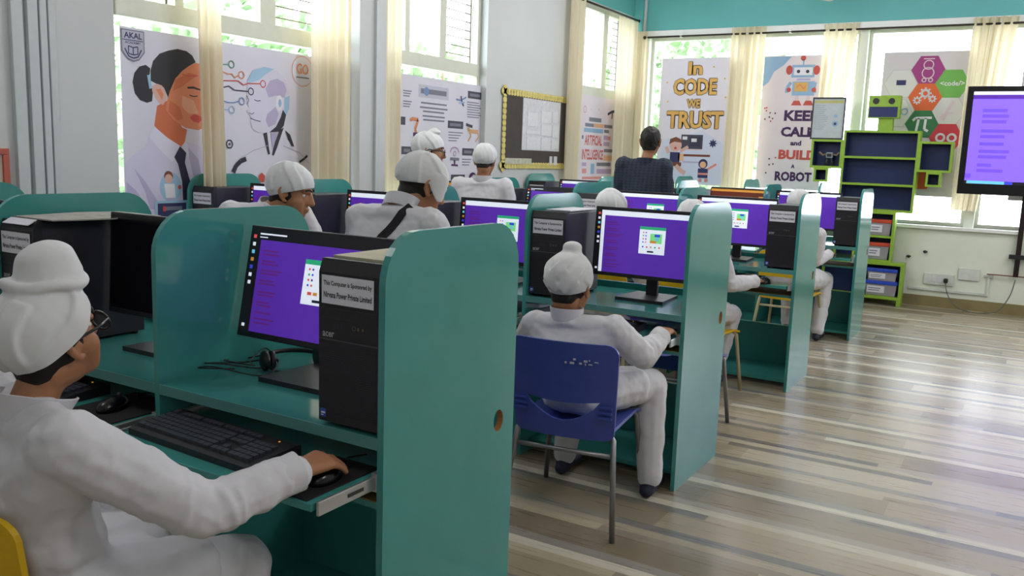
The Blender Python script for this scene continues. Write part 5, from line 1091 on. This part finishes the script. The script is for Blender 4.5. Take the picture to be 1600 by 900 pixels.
def person(J, label, yaw=0.0, pitch=0.0, roll=0.0, k=1.0, hk=1.0, turban='cap', shirt=CLOTH, trousers=CLOTH, shoes=NAVYSHOE, glasses=False, vox=0.006, handR=None, handL=None, wr=0.012, adult=False, collar=True, tb_fold=0):
    f, s, u = head_basis(yaw, pitch, roll); hc = J['hd']; fw, rt = J['fwd'], J['rt']; up = V((0, 0, 1)); loc = V((J['base'].x, J['base'].y, 0))
    Hb = Matrix((s, f, u)).transposed(); tb = Matrix((rt, fw, up)).transposed(); q = hk
    W = lambda a, b, c: hc+s*a*q+f*b*q+u*c*q
    S = []
    # head
    S.append(E_(W(0, -0.008, 0.022), (0.071*q, 0.089*q, 0.084*q), Hb, 3))
    S.append(hull(E_(W(0, 0.028, -0.015), (0.062*q, 0.058*q, 0.06*q), Hb, 3), E_(W(0, 0.055, -0.088), (0.030*q, 0.026*q, 0.022*q), Hb)))
    S.append(hull(E_(W(0, -0.03, -0.05), 0.055*q), E_(W(0, 0.03, -0.075), 0.035*q)))
    for a in (-1, 1):
        S.append(hull(E_(W(a*0.038, 0.046, -0.028), 0.029*q), E_(W(a*0.020, 0.054, -0.078), 0.023*q))); S.append(cap(W(a*0.015, 0.081, 0.022), 0.010*q, W(a*0.046, 0.068, 0.024), 0.009*q))
        ex = [W(a*0.073, 0.006, 0.018), W(a*0.081, -0.006, 0.026), W(a*0.085, -0.022, 0.020), W(a*0.083, -0.026, 0.002), W(a*0.077, -0.016, -0.018), W(a*0.072, -0.002, -0.034), W(a*0.070, 0.008, -0.032)]
        for p0, p1 in zip(ex, ex[1:]): S.append(cap(p0, 0.0065*q, p1, 0.0065*q))
        S.append(E_(W(a*0.072, -0.008, -0.004), (0.007*q, 0.017*q, 0.026*q), Hb)); S.append(E_(W(a*0.0745, 0.008, -0.008), (0.005*q, 0.005*q, 0.008*q), Hb))
    S.append(hull(E_(W(0, 0.086, 0.012), 0.008*q), E_(W(0, 0.103, -0.026), 0.0115*q), E_(W(-0.013, 0.088, -0.030), 0.008*q), E_(W(0.013, 0.088, -0.030), 0.008*q)))
    S.append(E_(W(0, 0.084, -0.053), (0.022*q, 0.009*q, 0.0055*q), Hb)); S.append(E_(W(0, 0.083, -0.064), (0.019*q, 0.009*q, 0.006*q), Hb))
    nk = J['nk']; S.append(cap(hc-f*0.022*q-u*0.05*q, 0.046*q, nk-up*0.01*k, 0.043*k))
    # trunk under the clothes
    pel, ch = J['pel'], J['chest']; shm = (J['shR']+J['shL'])/2
    S.append(hull(E_(pel, (0.115*k, 0.08*k, 0.07*k), tb), E_(ch, (0.115*k, 0.075*k, 0.08*k), tb))); S.append(hull(E_(ch, (0.10*k, 0.06*k, 0.07*k), tb), E_(J['shR']-up*0.015, 0.026*k), E_(J['shL']-up*0.015, 0.026*k))); S.append(cap(ch, 0.05*k, nk-up*0.01*k, 0.042*k))
    for a in 'RL':
        S += chainc([(J['sh'+a]-up*0.008, 0.030*k), (J['el'+a], 0.026*k), (J['wr'+a], 0.021*k)]); S += chainc([(J['hip'+a], 0.062*k), (J['kn'+a], 0.043*k), (J['an'+a], 0.030*k)])
        S.append(cap(J['an'+a]-up*0.03*k, 0.03*k, J['an'+a]+fw*0.12*k-up*0.045*k, 0.022*k))
        hd = (handR if a == 'R' else handL) or {}
        d = hd.get('d', (J['wr'+a]-J['el'+a]).normalized()*0.6+fw*0.6-up*(0.15 if J['sit'] else 0.8)); n = hd.get('n', up if J['sit'] else (rt if a == 'R' else -rt)); th = hd.get('s', -rt if a == 'R' else rt)
        if not J['sit'] and 's' not in hd: th = fw
        S += hand(J['wr'+a], d, n, th, k*hd.get('k', 1.0)*(1.08 if adult else 0.95), hd.get('curl', 0.35), hd.get('spread', 1.0))
    body = fuse('person', S, vox, SKIN, loc, None, smooth=3)
    tag(body, label, 'person')
    # eyes and brows
    br = MB()
    for a in (-1, 1):
        e = MB(); c = W(a*0.031, 0.064, 0.004); e.ball(c, (0.0125*q, 0.0125*q, 0.0085*q), EYEW, Hb, 4); ki = e.mi(BLACK)
        for fc in e.bm.faces:
            if (fc.calc_center_median()-c).normalized().dot(f) > 0.86: fc.material_index = ki
        e.build('eye', parent=body, off=loc)
        br = MB(); br.tube([W(a*0.014, 0.0925, 0.027), W(a*0.032, 0.089, 0.033), W(a*0.050, 0.076, 0.027)], 0.0034*q, HAIR, n=6); br.build('eyebrow', parent=body, off=loc)
    # hair: nape and temples under the turban, or a full head of hair
    Hs = [E_(W(0, -0.012, 0.022), (0.0755*q, 0.090*q, 0.088*q), Hb, 3)]
    if turban: Hs.append(hull(E_(W(0, -0.045, -0.035), (0.055*q, 0.042*q, 0.04*q), Hb), E_(W(0, -0.055, -0.055), (0.045*q, 0.03*q, 0.02*q), Hb)))
    if turban: fuse('hair', Hs, 0.006, HAIR, loc, body, smooth=2, cuts=[(W(0, 0.022, 0), -f*0.95-u*0.3), (W(0, -0.03, -0.060), u), (W(0, 0, 0.06), -u)])
    else:
        Hs = [E_(W(0, -0.016, 0.034), (0.080*q, 0.096*q, 0.092*q), Hb, 3), hull(E_(W(0, -0.045, -0.02), (0.066*q, 0.05*q, 0.05*q), Hb), E_(W(0, -0.055, -0.06), (0.05*q, 0.03*q, 0.02*q), Hb))]
        fuse('hair', Hs, 0.006, HAIR, loc, body, smooth=2, wr=0.01, wsize=0.02, cuts=[(W(0, 0.075, 0.06), (-f*0.7+u*0.7)), (W(0, -0.03, -0.065), u)])
    # turban
    if turban:
        TW, TL, TH, TC = 0.091, 0.107, 0.094, 0.036
        if turban == 'knot_front': TW, TL = 0.094, 0.110
        T_ = [E_(W(0, -0.012, TC), (TW*q, TL*q, TH*q), Hb, 3)]
        def surf(a, el, ex=0.0):      # point on the cap: azimuth a from the brow towards the right ear, elevation el
            return W((TW+ex)*math.sin(a)*math.cos(el), -0.012+(TL+ex)*math.cos(a)*math.cos(el), TC+(TH+ex)*math.sin(el))
        R = math.radians; tc = W(0, -0.012, TC)
        def strip(path, w, ex=0.0, rr=0.0048):   # a flat folded band of cloth lying on the cap
            n = 10; P = [V(p) for p in spline([surf(R(a), R(el), ex) for a, el in path], 5)]
            L = []
            for i, p in enumerate(P):
                t = (P[min(i+1, len(P)-1)]-P[max(i-1, 0)]).normalized(); lat = t.cross((p-tc).normalized()).normalized()
                L.append((E_(p+lat*w/2*q, rr*q, sub=1), E_(p-lat*w/2*q, rr*q, sub=1)))
            for A, B in zip(L, L[1:]): T_.append(hull(A[0], A[1], B[0], B[1]))
        cutn = u-f*0.45; cutp = W(0, 0, 0.002)
        if turban == 'knot_front':          # large folded knot over the brow with a twisted band round its foot
            cutn = u-f*0.44; cutp = W(0, 0, 0.022)
            T_.append(hull(E_(W(0, 0.040, 0.122), (0.064*q, 0.068*q, 0.034*q), Hb, 3), E_(W(0, 0.046, 0.158), (0.054*q, 0.057*q, 0.036*q), Hb, 3)))
            ring = [W(0.066*math.sin(a), 0.030+0.070*math.cos(a), 0.116-0.020*math.cos(a)+0.003*math.sin(4*a)) for a in [2*math.pi*i/28 for i in range(29)]]
            for p0, p1 in zip(ring, ring[1:]): T_.append(cap(p0, 0.0125*q, p1, 0.0125*q))
            for sg in (1, -1):
                strip([(sg*35, 46), (sg*58, 26), (sg*88, 2), (sg*125, -22), (sg*150, -38)], 0.040, 0.0, 0.0068)
                strip([(sg*140, 54), (sg*158, 25), (sg*160, -5), (sg*155, -35)], 0.034, 0.0, 0.0068)
        elif turban == 'knot_top':
            cutn = u-f*0.30; cutp = W(0, 0, -0.002)
            T_.append(hull(E_(W(0, -0.005, 0.105), (0.054*q, 0.058*q, 0.028*q), Hb), E_(W(0, 0.0, 0.130), (0.038*q, 0.041*q, 0.020*q), Hb)))
            T_.append(E_(W(0, 0.0, 0.146), (0.037*q, 0.040*q, 0.026*q), Hb, 3))
            for sg in (1, -1):
                strip([(sg*150, 66), (sg*165, 40), (sg*188, 12), (sg*222, -18)], 0.034, 0.0015 if sg > 0 else 0.0, 0.0058); strip([(sg*100, 62), (sg*122, 30), (sg*150, 0), (sg*175, -26)], 0.030, 0.0, 0.0065); strip([(sg*75, 60), (sg*92, 25), (sg*105, -8)], 0.030, 0.0, 0.0065)
        else:
            if turban == 'knot_small': T_.append(E_(W(0, 0.025, 0.128), (0.040*q, 0.044*q, 0.020*q), Hb)); T_.append(E_(W(0, 0.025, 0.145), (0.018*q, 0.022*q, 0.012*q), Hb))
            if turban == 'knot_back': T_.append(E_(W(0, -0.03, 0.10), (0.06*q, 0.06*q, 0.04*q), Hb))
            strip([(110, 72), (85, 45), (62, 15), (48, -12)], 0.040); strip([(-110, 72), (-85, 45), (-62, 15), (-48, -12)], 0.040)
            strip([(165, 70), (150, 40), (135, 5), (128, -25)], 0.040); strip([(-165, 70), (-160, 40), (-165, 5), (-170, -25)], 0.040)
        if turban == 'flap': T_.append(hull(E_(W(0.083, 0.02, 0.030), (0.012*q, 0.048*q, 0.040*q), Hb), E_(W(0.088, 0.045, -0.032), (0.006*q, 0.018*q, 0.013*q), Hb))); cutp = W(0, 0, 0.012); cutn = u-f*0.30
        tcuts = [(cutp, cutn)] if turban != 'flap' else [(W(0, 0, -0.045), u), (cutp, cutn)]
        T0 = T_
        if turban == 'flap': flap = T_.pop(); T0 = T_; tcuts = [(cutp, cutn)]
        to = fuse('turban', T0, 0.0035 if vox < 0.005 else 0.0045, TURB, loc, body, smooth=6, wr=0.0025, wsize=0.045, cuts=tcuts)
        if turban == 'flap': fuse('turban_end', [flap], 0.0045, TURB, loc, to, smooth=2, wr=0.004, wsize=0.04)
    if glasses:
        g = MB(); gm = mat('black_spectacle', '15151a', rough=0.3)
        for a in (-1, 1):
            c = W(a*0.034, 0.100, -0.002); ring = [c+s*0.026*q*math.cos(t)+u*0.021*q*math.sin(t) for t in [2*math.pi*i/20 for i in range(20)]]
            g.tube(ring, 0.0032*q, gm, n=6, closed=True); g.tube([W(a*0.060, 0.098, 0.006), W(a*0.079, 0.06, 0.010), W(a*0.086, 0.0, 0.014), W(a*0.083, -0.018, 0.004)], 0.0032*q, gm, n=6)
        g.tube([W(-0.009, 0.104, 0.003), W(0, 0.107, 0.006), W(0.009, 0.104, 0.003)], 0.0022*q, gm, n=6)
        go = g.build('glasses', parent=body, off=loc)
        l = MB()
        for a in (-1, 1): c = W(a*0.034, 0.100, -0.002); l.poly([c+s*0.025*q*math.cos(t)+u*0.020*q*math.sin(t) for t in [2*math.pi*i/20 for i in range(20)]], GLASS)
        l.build('lens', parent=go, off=loc)
    # shirt
    C = []
    rS, rE, rW = (0.066, 0.056, 0.041) if not adult else (0.07, 0.055, 0.04)
    waist = pel*0.55+ch*0.45
    C.append(hull(E_(pel, (0.150*k, 0.115*k, 0.08*k), tb), E_(waist, (0.145*k, 0.108*k, 0.07*k), tb))); C.append(hull(E_(waist, (0.145*k, 0.108*k, 0.07*k), tb), E_(ch, (0.150*k, 0.105*k, 0.09*k), tb)))
    C.append(hull(E_(ch, (0.150*k, 0.105*k, 0.08*k), tb), E_(J['shR'], 0.056*k), E_(J['shL'], 0.056*k)))
    C.append(hull(E_(J['shR'], 0.056*k), E_(J['shL'], 0.056*k), E_(nk-up*0.022*k, (0.070*k, 0.066*k, 0.03*k), tb)))
    for a in 'RL':
        el, wr_ = J['el'+a], J['wr'+a]; d = (wr_-el).normalized(); mid = J['sh'+a].lerp(el, 0.5)
        C += chainc([(J['sh'+a], rS*k), (mid, rS*0.98*k), (el, rE*k), (el.lerp(wr_, 0.5), rE*0.93*k), (wr_-d*0.012, rW*k)])
        rf = random.Random(int(el.x*1000) % 97)                                             # gathered folds round the elbow and cuff
        for base_, tip, fr, r0, r1 in ((el, wr_, 0.06, rE, rE), (el, wr_, 0.17, rE, rW), (el, wr_, 0.30, rE*0.97, rW), (el, wr_, 0.62, rE*0.84, rW), (el, wr_, 0.76, rE*0.78, rW), (mid, el, 0.62, rS*0.93, rE), (mid, el, 0.84, rS*0.88, rE)):
            c_ = base_.lerp(tip, fr); dd = (tip-base_).normalized(); xa = dd.orthogonal().normalized(); ya = dd.cross(xa); tl = V((rf.uniform(-0.5, 0.5), rf.uniform(-0.5, 0.5), 0)); t0 = rf.uniform(0, 6.28); rr = (r0-0.004)*k
            P = [c_+(xa*math.cos(t)+ya*math.sin(t))*rr+dd*rr*(tl.x*math.cos(t)+tl.y*math.sin(t)) for t in [t0+4.6*i/12 for i in range(13)]]
            for p0, p1 in zip(P, P[1:]): C.append(hull(E_(p0, 0.0075*k, sub=1), E_(p1, 0.0075*k, sub=1)))
        if J['sit']: C += chainc([(J['hip'+a]+up*0.012, 0.098*k), (J['hip'+a].lerp(J['kn'+a], 0.62)+up*0.008, 0.088*k)])
        else: C += chainc([(J['hip'+a], 0.095*k), (J['hip'+a].lerp(J['kn'+a], 0.55 if not adult else 0.15), 0.105*k)])
    if J['sit']: C.append(hull(E_(J['hipR'], 0.085*k), E_(J['hipL'], 0.085*k), E_(J['hipR'].lerp(J['knR'], 0.5), 0.07*k), E_(J['hipL'].lerp(J['knL'], 0.5), 0.07*k)))
    else: C.append(hull(E_(J['hipR'], 0.09*k), E_(J['hipL'], 0.09*k), E_(J['hipR'].lerp(J['knR'], 0.5), 0.09*k), E_(J['hipL'].lerp(J['knL'], 0.5), 0.09*k)) if not adult else cap(J['hipR'], 0.09*k, J['hipL'], 0.09*k))
    sh = fuse('shirt', C, vox*1.15 if vox > 0.004 else 0.0055, shirt, loc, body, smooth=4, wr=wr, wsize=0.07, wr2=wr*0.3)
    if collar:
        cb = MB(); ax = (hc-f*0.022*q-u*0.05*q-nk).normalized(); ax = (ax+up).normalized(); xx = rt; yy = ax.cross(xx).normalized(); co = collar if isinstance(collar, float) else 0.0
        def cf(u_, v_):
            t = math.radians(118)+u_*math.radians(304); rr = (0.060+(0.010+co)*v_+0.004*(1-v_))*k
            return nk-up*0.018*k+ax*(0.050*v_*k)+xx*(rr*math.cos(t))+yy*(rr*1.02*math.sin(t))
        cb.grid(cf, 40, 5, shirt, thick=0.004); cb.build('collar', parent=sh, off=loc)
    for a in 'RL':
        el, w_ = J['el'+a], J['wr'+a]; d = (w_-el).normalized(); x_ = d.orthogonal().normalized(); y_ = d.cross(x_); m = MB()
        m.grid(lambda u_, v_: w_-d*(0.05-0.052*v_)*k+(x_*math.cos(u_*6.2832)+y_*math.sin(u_*6.2832))*(rW*1.0+0.001+0.002*v_+0.0012*math.sin(u_*31))*k, 36, 4, shirt, thick=0.0035); m.build('cuff', parent=sh, off=loc)
    # trousers
    C = [hull(E_(J['hipR'], 0.088*k), E_(J['hipL'], 0.088*k))]
    for a in 'RL':
        hp, kn, an = J['hip'+a], J['kn'+a], J['an'+a]
        C += chainc([(hp, 0.084*k), (hp.lerp(kn, 0.6), 0.080*k), (kn, 0.070*k), (kn.lerp(an, 0.5), 0.066*k), (an+up*0.015, 0.056*k)])
    fuse('trousers', C, 0.008, trousers, loc, body, smooth=4, wr=wr*1.2, wsize=0.07, wr2=wr*0.25)
    for a in 'RL':
        an = J['an'+a]; kn = J['kn'+a]; b = V((an.x, an.y, 0.0)); m = fuse('shoe', [hull(E_(an+up*0.01, 0.040*k), E_(b-fw*0.03+up*0.028, 0.030*k), E_(b+fw*0.05+up*0.035, 0.036*k)), hull(E_(b-fw*0.035+up*0.028, (0.032*k, 0.032*k, 0.026)), E_(b+fw*0.15*k+up*0.026, (0.036*k, 0.036*k, 0.024)))], 0.007, shoes, loc, body, smooth=2)
        for v in m.data.vertices: v.co.z = max(v.co.z, 0.001)
    return body, sh

# the boy in the foreground
J = seated(-1.60, 0.93, math.radians(4), 0.42)
J.update(pel=V((-1.60, 0.945, 0.50)), chest=V((-1.585, 0.89, 0.72)), shR=V((-1.415, 0.865, 0.865)), shL=V((-1.735, 0.93, 0.87)), nk=V((-1.585, 0.895, 0.888)), hd=V((-1.582, 0.946, 1.016)), elR=V((-1.315, 1.075, 0.690)), wrR=V((-1.265, 1.275, 0.722)), elL=V((-1.84, 0.98, 0.66)), wrL=V((-1.74, 1.16, 0.585)),
         hipR=V((-1.50, 0.93, 0.50)), hipL=V((-1.67, 0.94, 0.50)), knR=V((-1.465, 1.30, 0.455)), knL=V((-1.70, 1.34, 0.46)), anR=V((-1.465, 1.29, 0.07)), anL=V((-1.70, 1.36, 0.07)))
person(J, 'boy with glasses and large knotted turban, nearest the camera', yaw=math.radians(-9), pitch=math.radians(17), k=0.98, hk=0.94, turban='knot_front', glasses=True, vox=0.004,
       handR=dict(d=V((0.0, 1, 0.02)), n=V((0.15, -0.1, 1)), s=V((-1, 0, 0)), curl=0.40, k=1.14, spread=1.3), handL=dict(d=V((0.3, 1, -0.15)), n=V((0, 0, 1)), s=V((1, 0, 0)), curl=0.3), wr=0.012, collar=0.012)
# the boy on the blue chair
J = seated(-1.46, 3.0, math.radians(6), 0.40)
J.update(pel=V((-1.46, 2.98, 0.47)), chest=V((-1.47, 2.965, 0.64)), shR=V((-1.315, 3.0, 0.745)), shL=V((-1.645, 2.985, 0.725)), nk=V((-1.505, 2.975, 0.785)), hd=V((-1.515, 3.005, 0.895)), elR=V((-1.235, 3.115, 0.635)), wrR=V((-1.222, 3.262, 0.695)), elL=V((-1.76, 3.10, 0.62)), wrL=V((-1.70, 3.30, 0.70)),
         hipR=V((-1.385, 3.02, 0.475)), hipL=V((-1.545, 3.03, 0.475)), knR=V((-1.27, 3.31, 0.48)), knL=V((-1.64, 3.37, 0.48)), anR=V((-1.25, 3.30, 0.07)), anL=V((-1.665, 3.33, 0.07)))
person(J, 'boy in white with a small top knot, seen from behind on the blue chair', yaw=math.radians(-4), pitch=math.radians(-4), k=0.95, hk=1.03, turban='knot_top', vox=0.005, handR=dict(d=V((-0.12, 1, 0.12)), n=V((0, 0, 1)), s=V((-1, 0, 0)), curl=0.35, k=1.12), wr=0.010)
# the boy bending forward at the window side of the second row
J = standing(-3.22, 2.80, math.radians(-85), 0.93)
J.update(pel=V((-3.21, 2.79, 0.76)), chest=V((-3.10, 2.80, 0.95)), shR=V((-3.005, 2.64, 1.095)), shL=V((-2.935, 2.985, 1.085)), nk=V((-2.975, 2.825, 1.115)), hd=V((-2.892, 2.885, 1.19)), elR=V((-2.87, 2.60, 0.88)), wrR=V((-2.70, 2.74, 0.82)), elL=V((-2.82, 3.02, 0.86)), wrL=V((-2.64, 3.0, 0.82)))
person(J, 'boy in a smooth white cap turban leaning forward, face in profile', yaw=math.radians(62), pitch=math.radians(-12), k=0.93, hk=1.06, turban='cap', vox=0.005)
# the boy with the black strap
J = standing(-2.05, 2.53, math.radians(8), 0.93)
J.update(chest=V((-2.06, 2.55, 0.97)), shR=V((-1.90, 2.60, 1.135)), shL=V((-2.20, 2.56, 1.135)), nk=V((-2.045, 2.59, 1.195)), hd=V((-1.998, 2.68, 1.265)), elR=V((-1.85, 2.72, 0.90)), wrR=V((-1.93, 2.84, 0.74)), elL=V((-2.27, 2.66, 0.89)), wrL=V((-2.21, 2.88, 0.83)))
b, sh = person(J, 'standing boy in white with a black strap across his back, head bowed', yaw=math.radians(28), pitch=math.radians(-22), k=0.95, hk=0.98, turban='flap', vox=0.005)
bv = BVHTree.FromPolygons([v.co+b.location for v in sh.data.vertices], [tuple(p.vertices) for p in sh.data.polygons])
def strap(a, c, bulge, n=14):
    m = MB(); prev = None; side = (c-a).cross(V((0, 1, 0))).normalized()
    for i in range(n+1):
        p = a.lerp(c, i/n)+bulge*4*(i/n)*(1-i/n); hit = bv.find_nearest(p)
        co, no = hit[0], hit[1]
        L = [m.bm.verts.new(co+no*0.006+side*w) for w in (-0.016, 0.016)]+[m.bm.verts.new(co+no*0.001+side*w) for w in (0.016, -0.016)]
        if prev:
            for j in range(4): m.bm.faces.new((prev[j], prev[(j+1) % 4], L[(j+1) % 4], L[j]))
        prev = L
    return m
strap(V((-1.965, 2.57, 1.195)), V((-2.19, 2.40, 0.86)), V((0, -0.10, 0.0))).build('shoulder_strap', mat('black_webbing', '1b1b1f', rough=0.8), parent=b, off=tuple(b.location))['label'] = 'black shoulder strap'
# the boy with glasses looking right, by the posters
J = standing(-3.485, 4.675, math.radians(-50), 1.0); J['hd'] = V((-3.455, 4.705, 1.395)); J['nk'] = V((-3.485, 4.675, 1.255))
person(J, 'standing boy with glasses and small top knot looking right, before the facts poster', yaw=math.radians(55), pitch=math.radians(-3), k=1.0, hk=1.02, turban='knot_small', glasses=True, vox=0.006)
# the boy seen from behind, left of the bulletin board
J = standing(-3.30, 5.12, math.radians(20), 0.985); J['hd'] = V((-3.295, 5.14, 1.345)); J['nk'] = V((-3.30, 5.12, 1.215)); J['wrR'] = V((-3.06, 5.16, 0.72)); J['wrL'] = V((-3.50, 5.06, 0.72))
person(J, 'standing boy in white cap turban seen from behind, left of the bulletin board', yaw=math.radians(-18), pitch=math.radians(-6), k=0.97, hk=0.93, turban='cap', vox=0.006)
# the man in the dark blue shirt
def plaid():
    m = bpy.data.materials.new('dark_blue_check_shirt'); m.use_nodes = True; n = m.node_tree.nodes; l = m.node_tree.links; b = n['Principled BSDF']; b.inputs['Roughness'].default_value = 0.85
    t = n.new('ShaderNodeTexCoord'); w = n.new('ShaderNodeTexWave'); w.wave_type = 'BANDS'; w.bands_direction = 'Z'; w.inputs['Scale'].default_value = 14; w2 = n.new('ShaderNodeTexWave'); w2.bands_direction = 'X'; w2.inputs['Scale'].default_value = 9
    l.new(t.outputs['Object'], w.inputs['Vector']); l.new(t.outputs['Object'], w2.inputs['Vector']); a = n.new('ShaderNodeMath'); a.operation = 'ADD'; l.new(w.outputs['Fac'], a.inputs[0]); l.new(w2.outputs['Fac'], a.inputs[1])
    r = n.new('ShaderNodeValToRGB'); l.new(a.outputs[0], r.inputs['Fac']); r.color_ramp.elements[0].color = rgb('181e2c'); r.color_ramp.elements[1].color = rgb('2a3244'); l.new(r.outputs['Color'], b.inputs['Base Color']); return m
J = standing(-2.76, 6.72, math.radians(10), 1.10); J['hd'] = V((-2.735, 6.78, 1.535)); J['nk'] = V((-2.75, 6.73, 1.365)); J['shR'] += V((-0.018, 0, 0.03)); J['shL'] += V((0.018, 0, 0.03)); J['elR'] += V((-0.05, 0.02, 0)); J['elL'] += V((0.05, 0.02, 0)); J['wrR'] += V((-0.07, 0.02, 0)); J['wrL'] += V((0.07, 0.02, 0))
person(J, 'man with short black hair in a dark blue checked shirt, seen from behind', yaw=math.radians(-12), pitch=0.0, k=1.12, hk=1.04, turban=None, shirt=plaid(), trousers=mat('dark_trousers', '2a2c33', rough=0.8), vox=0.006, adult=True, wr=0.012)
# seated boys mostly hidden behind the desks
J = seated(-2.21, 4.83, 0.1, 0.44); J['hd'] = V((-2.19, 4.86, 1.075))
person(J, 'boy whose white turban top shows just above the blue chair boy\'s monitor', yaw=0.25, pitch=math.radians(-10), k=0.92, hk=1.0, turban='knot_back', vox=0.006)
J = seated(-1.68, 4.94, math.radians(-5), 0.44); J['hd'] = V((-1.69, 4.90, 1.045)); J['nk'] = V((-1.68, 4.92, 0.90)); J.update(elR=V((-1.47, 4.99, 0.685)), wrR=V((-1.375, 5.195, 0.692)), knR=V((-1.53, 5.29, 0.46)), anR=V((-1.60, 5.22, 0.07)), anL=V((-1.78, 5.22, 0.07)))
person(J, 'boy on yellow chair mostly hidden by the second row end panel, hand on mouse', yaw=-0.1, pitch=math.radians(-8), k=0.92, hk=1.0, turban='cap', vox=0.006, handR=dict(d=V((0.05, 1, 0.0)), n=V((0, 0, 1)), s=V((-1, 0, 0)), curl=0.4))
J = seated(-1.54, 6.97, 0.0, 0.44); J['hd'] = V((-1.555, 6.98, 1.075)); J.update(elR=V((-1.40, 7.02, 0.66)), wrR=V((-1.335, 7.185, 0.70)), knR=V((-1.37, 7.33, 0.48)), anR=V((-1.365, 7.16, 0.07)))
person(J, 'boy mostly hidden by the third row end panel, right leg and navy shoe showing', yaw=-0.1, pitch=math.radians(-8), k=0.94, hk=1.0, turban='cap', vox=0.006, handR=dict(d=V((0.05, 1, 0.05)), n=V((0, 0, 1)), s=V((-1, 0, 0)), curl=0.5))
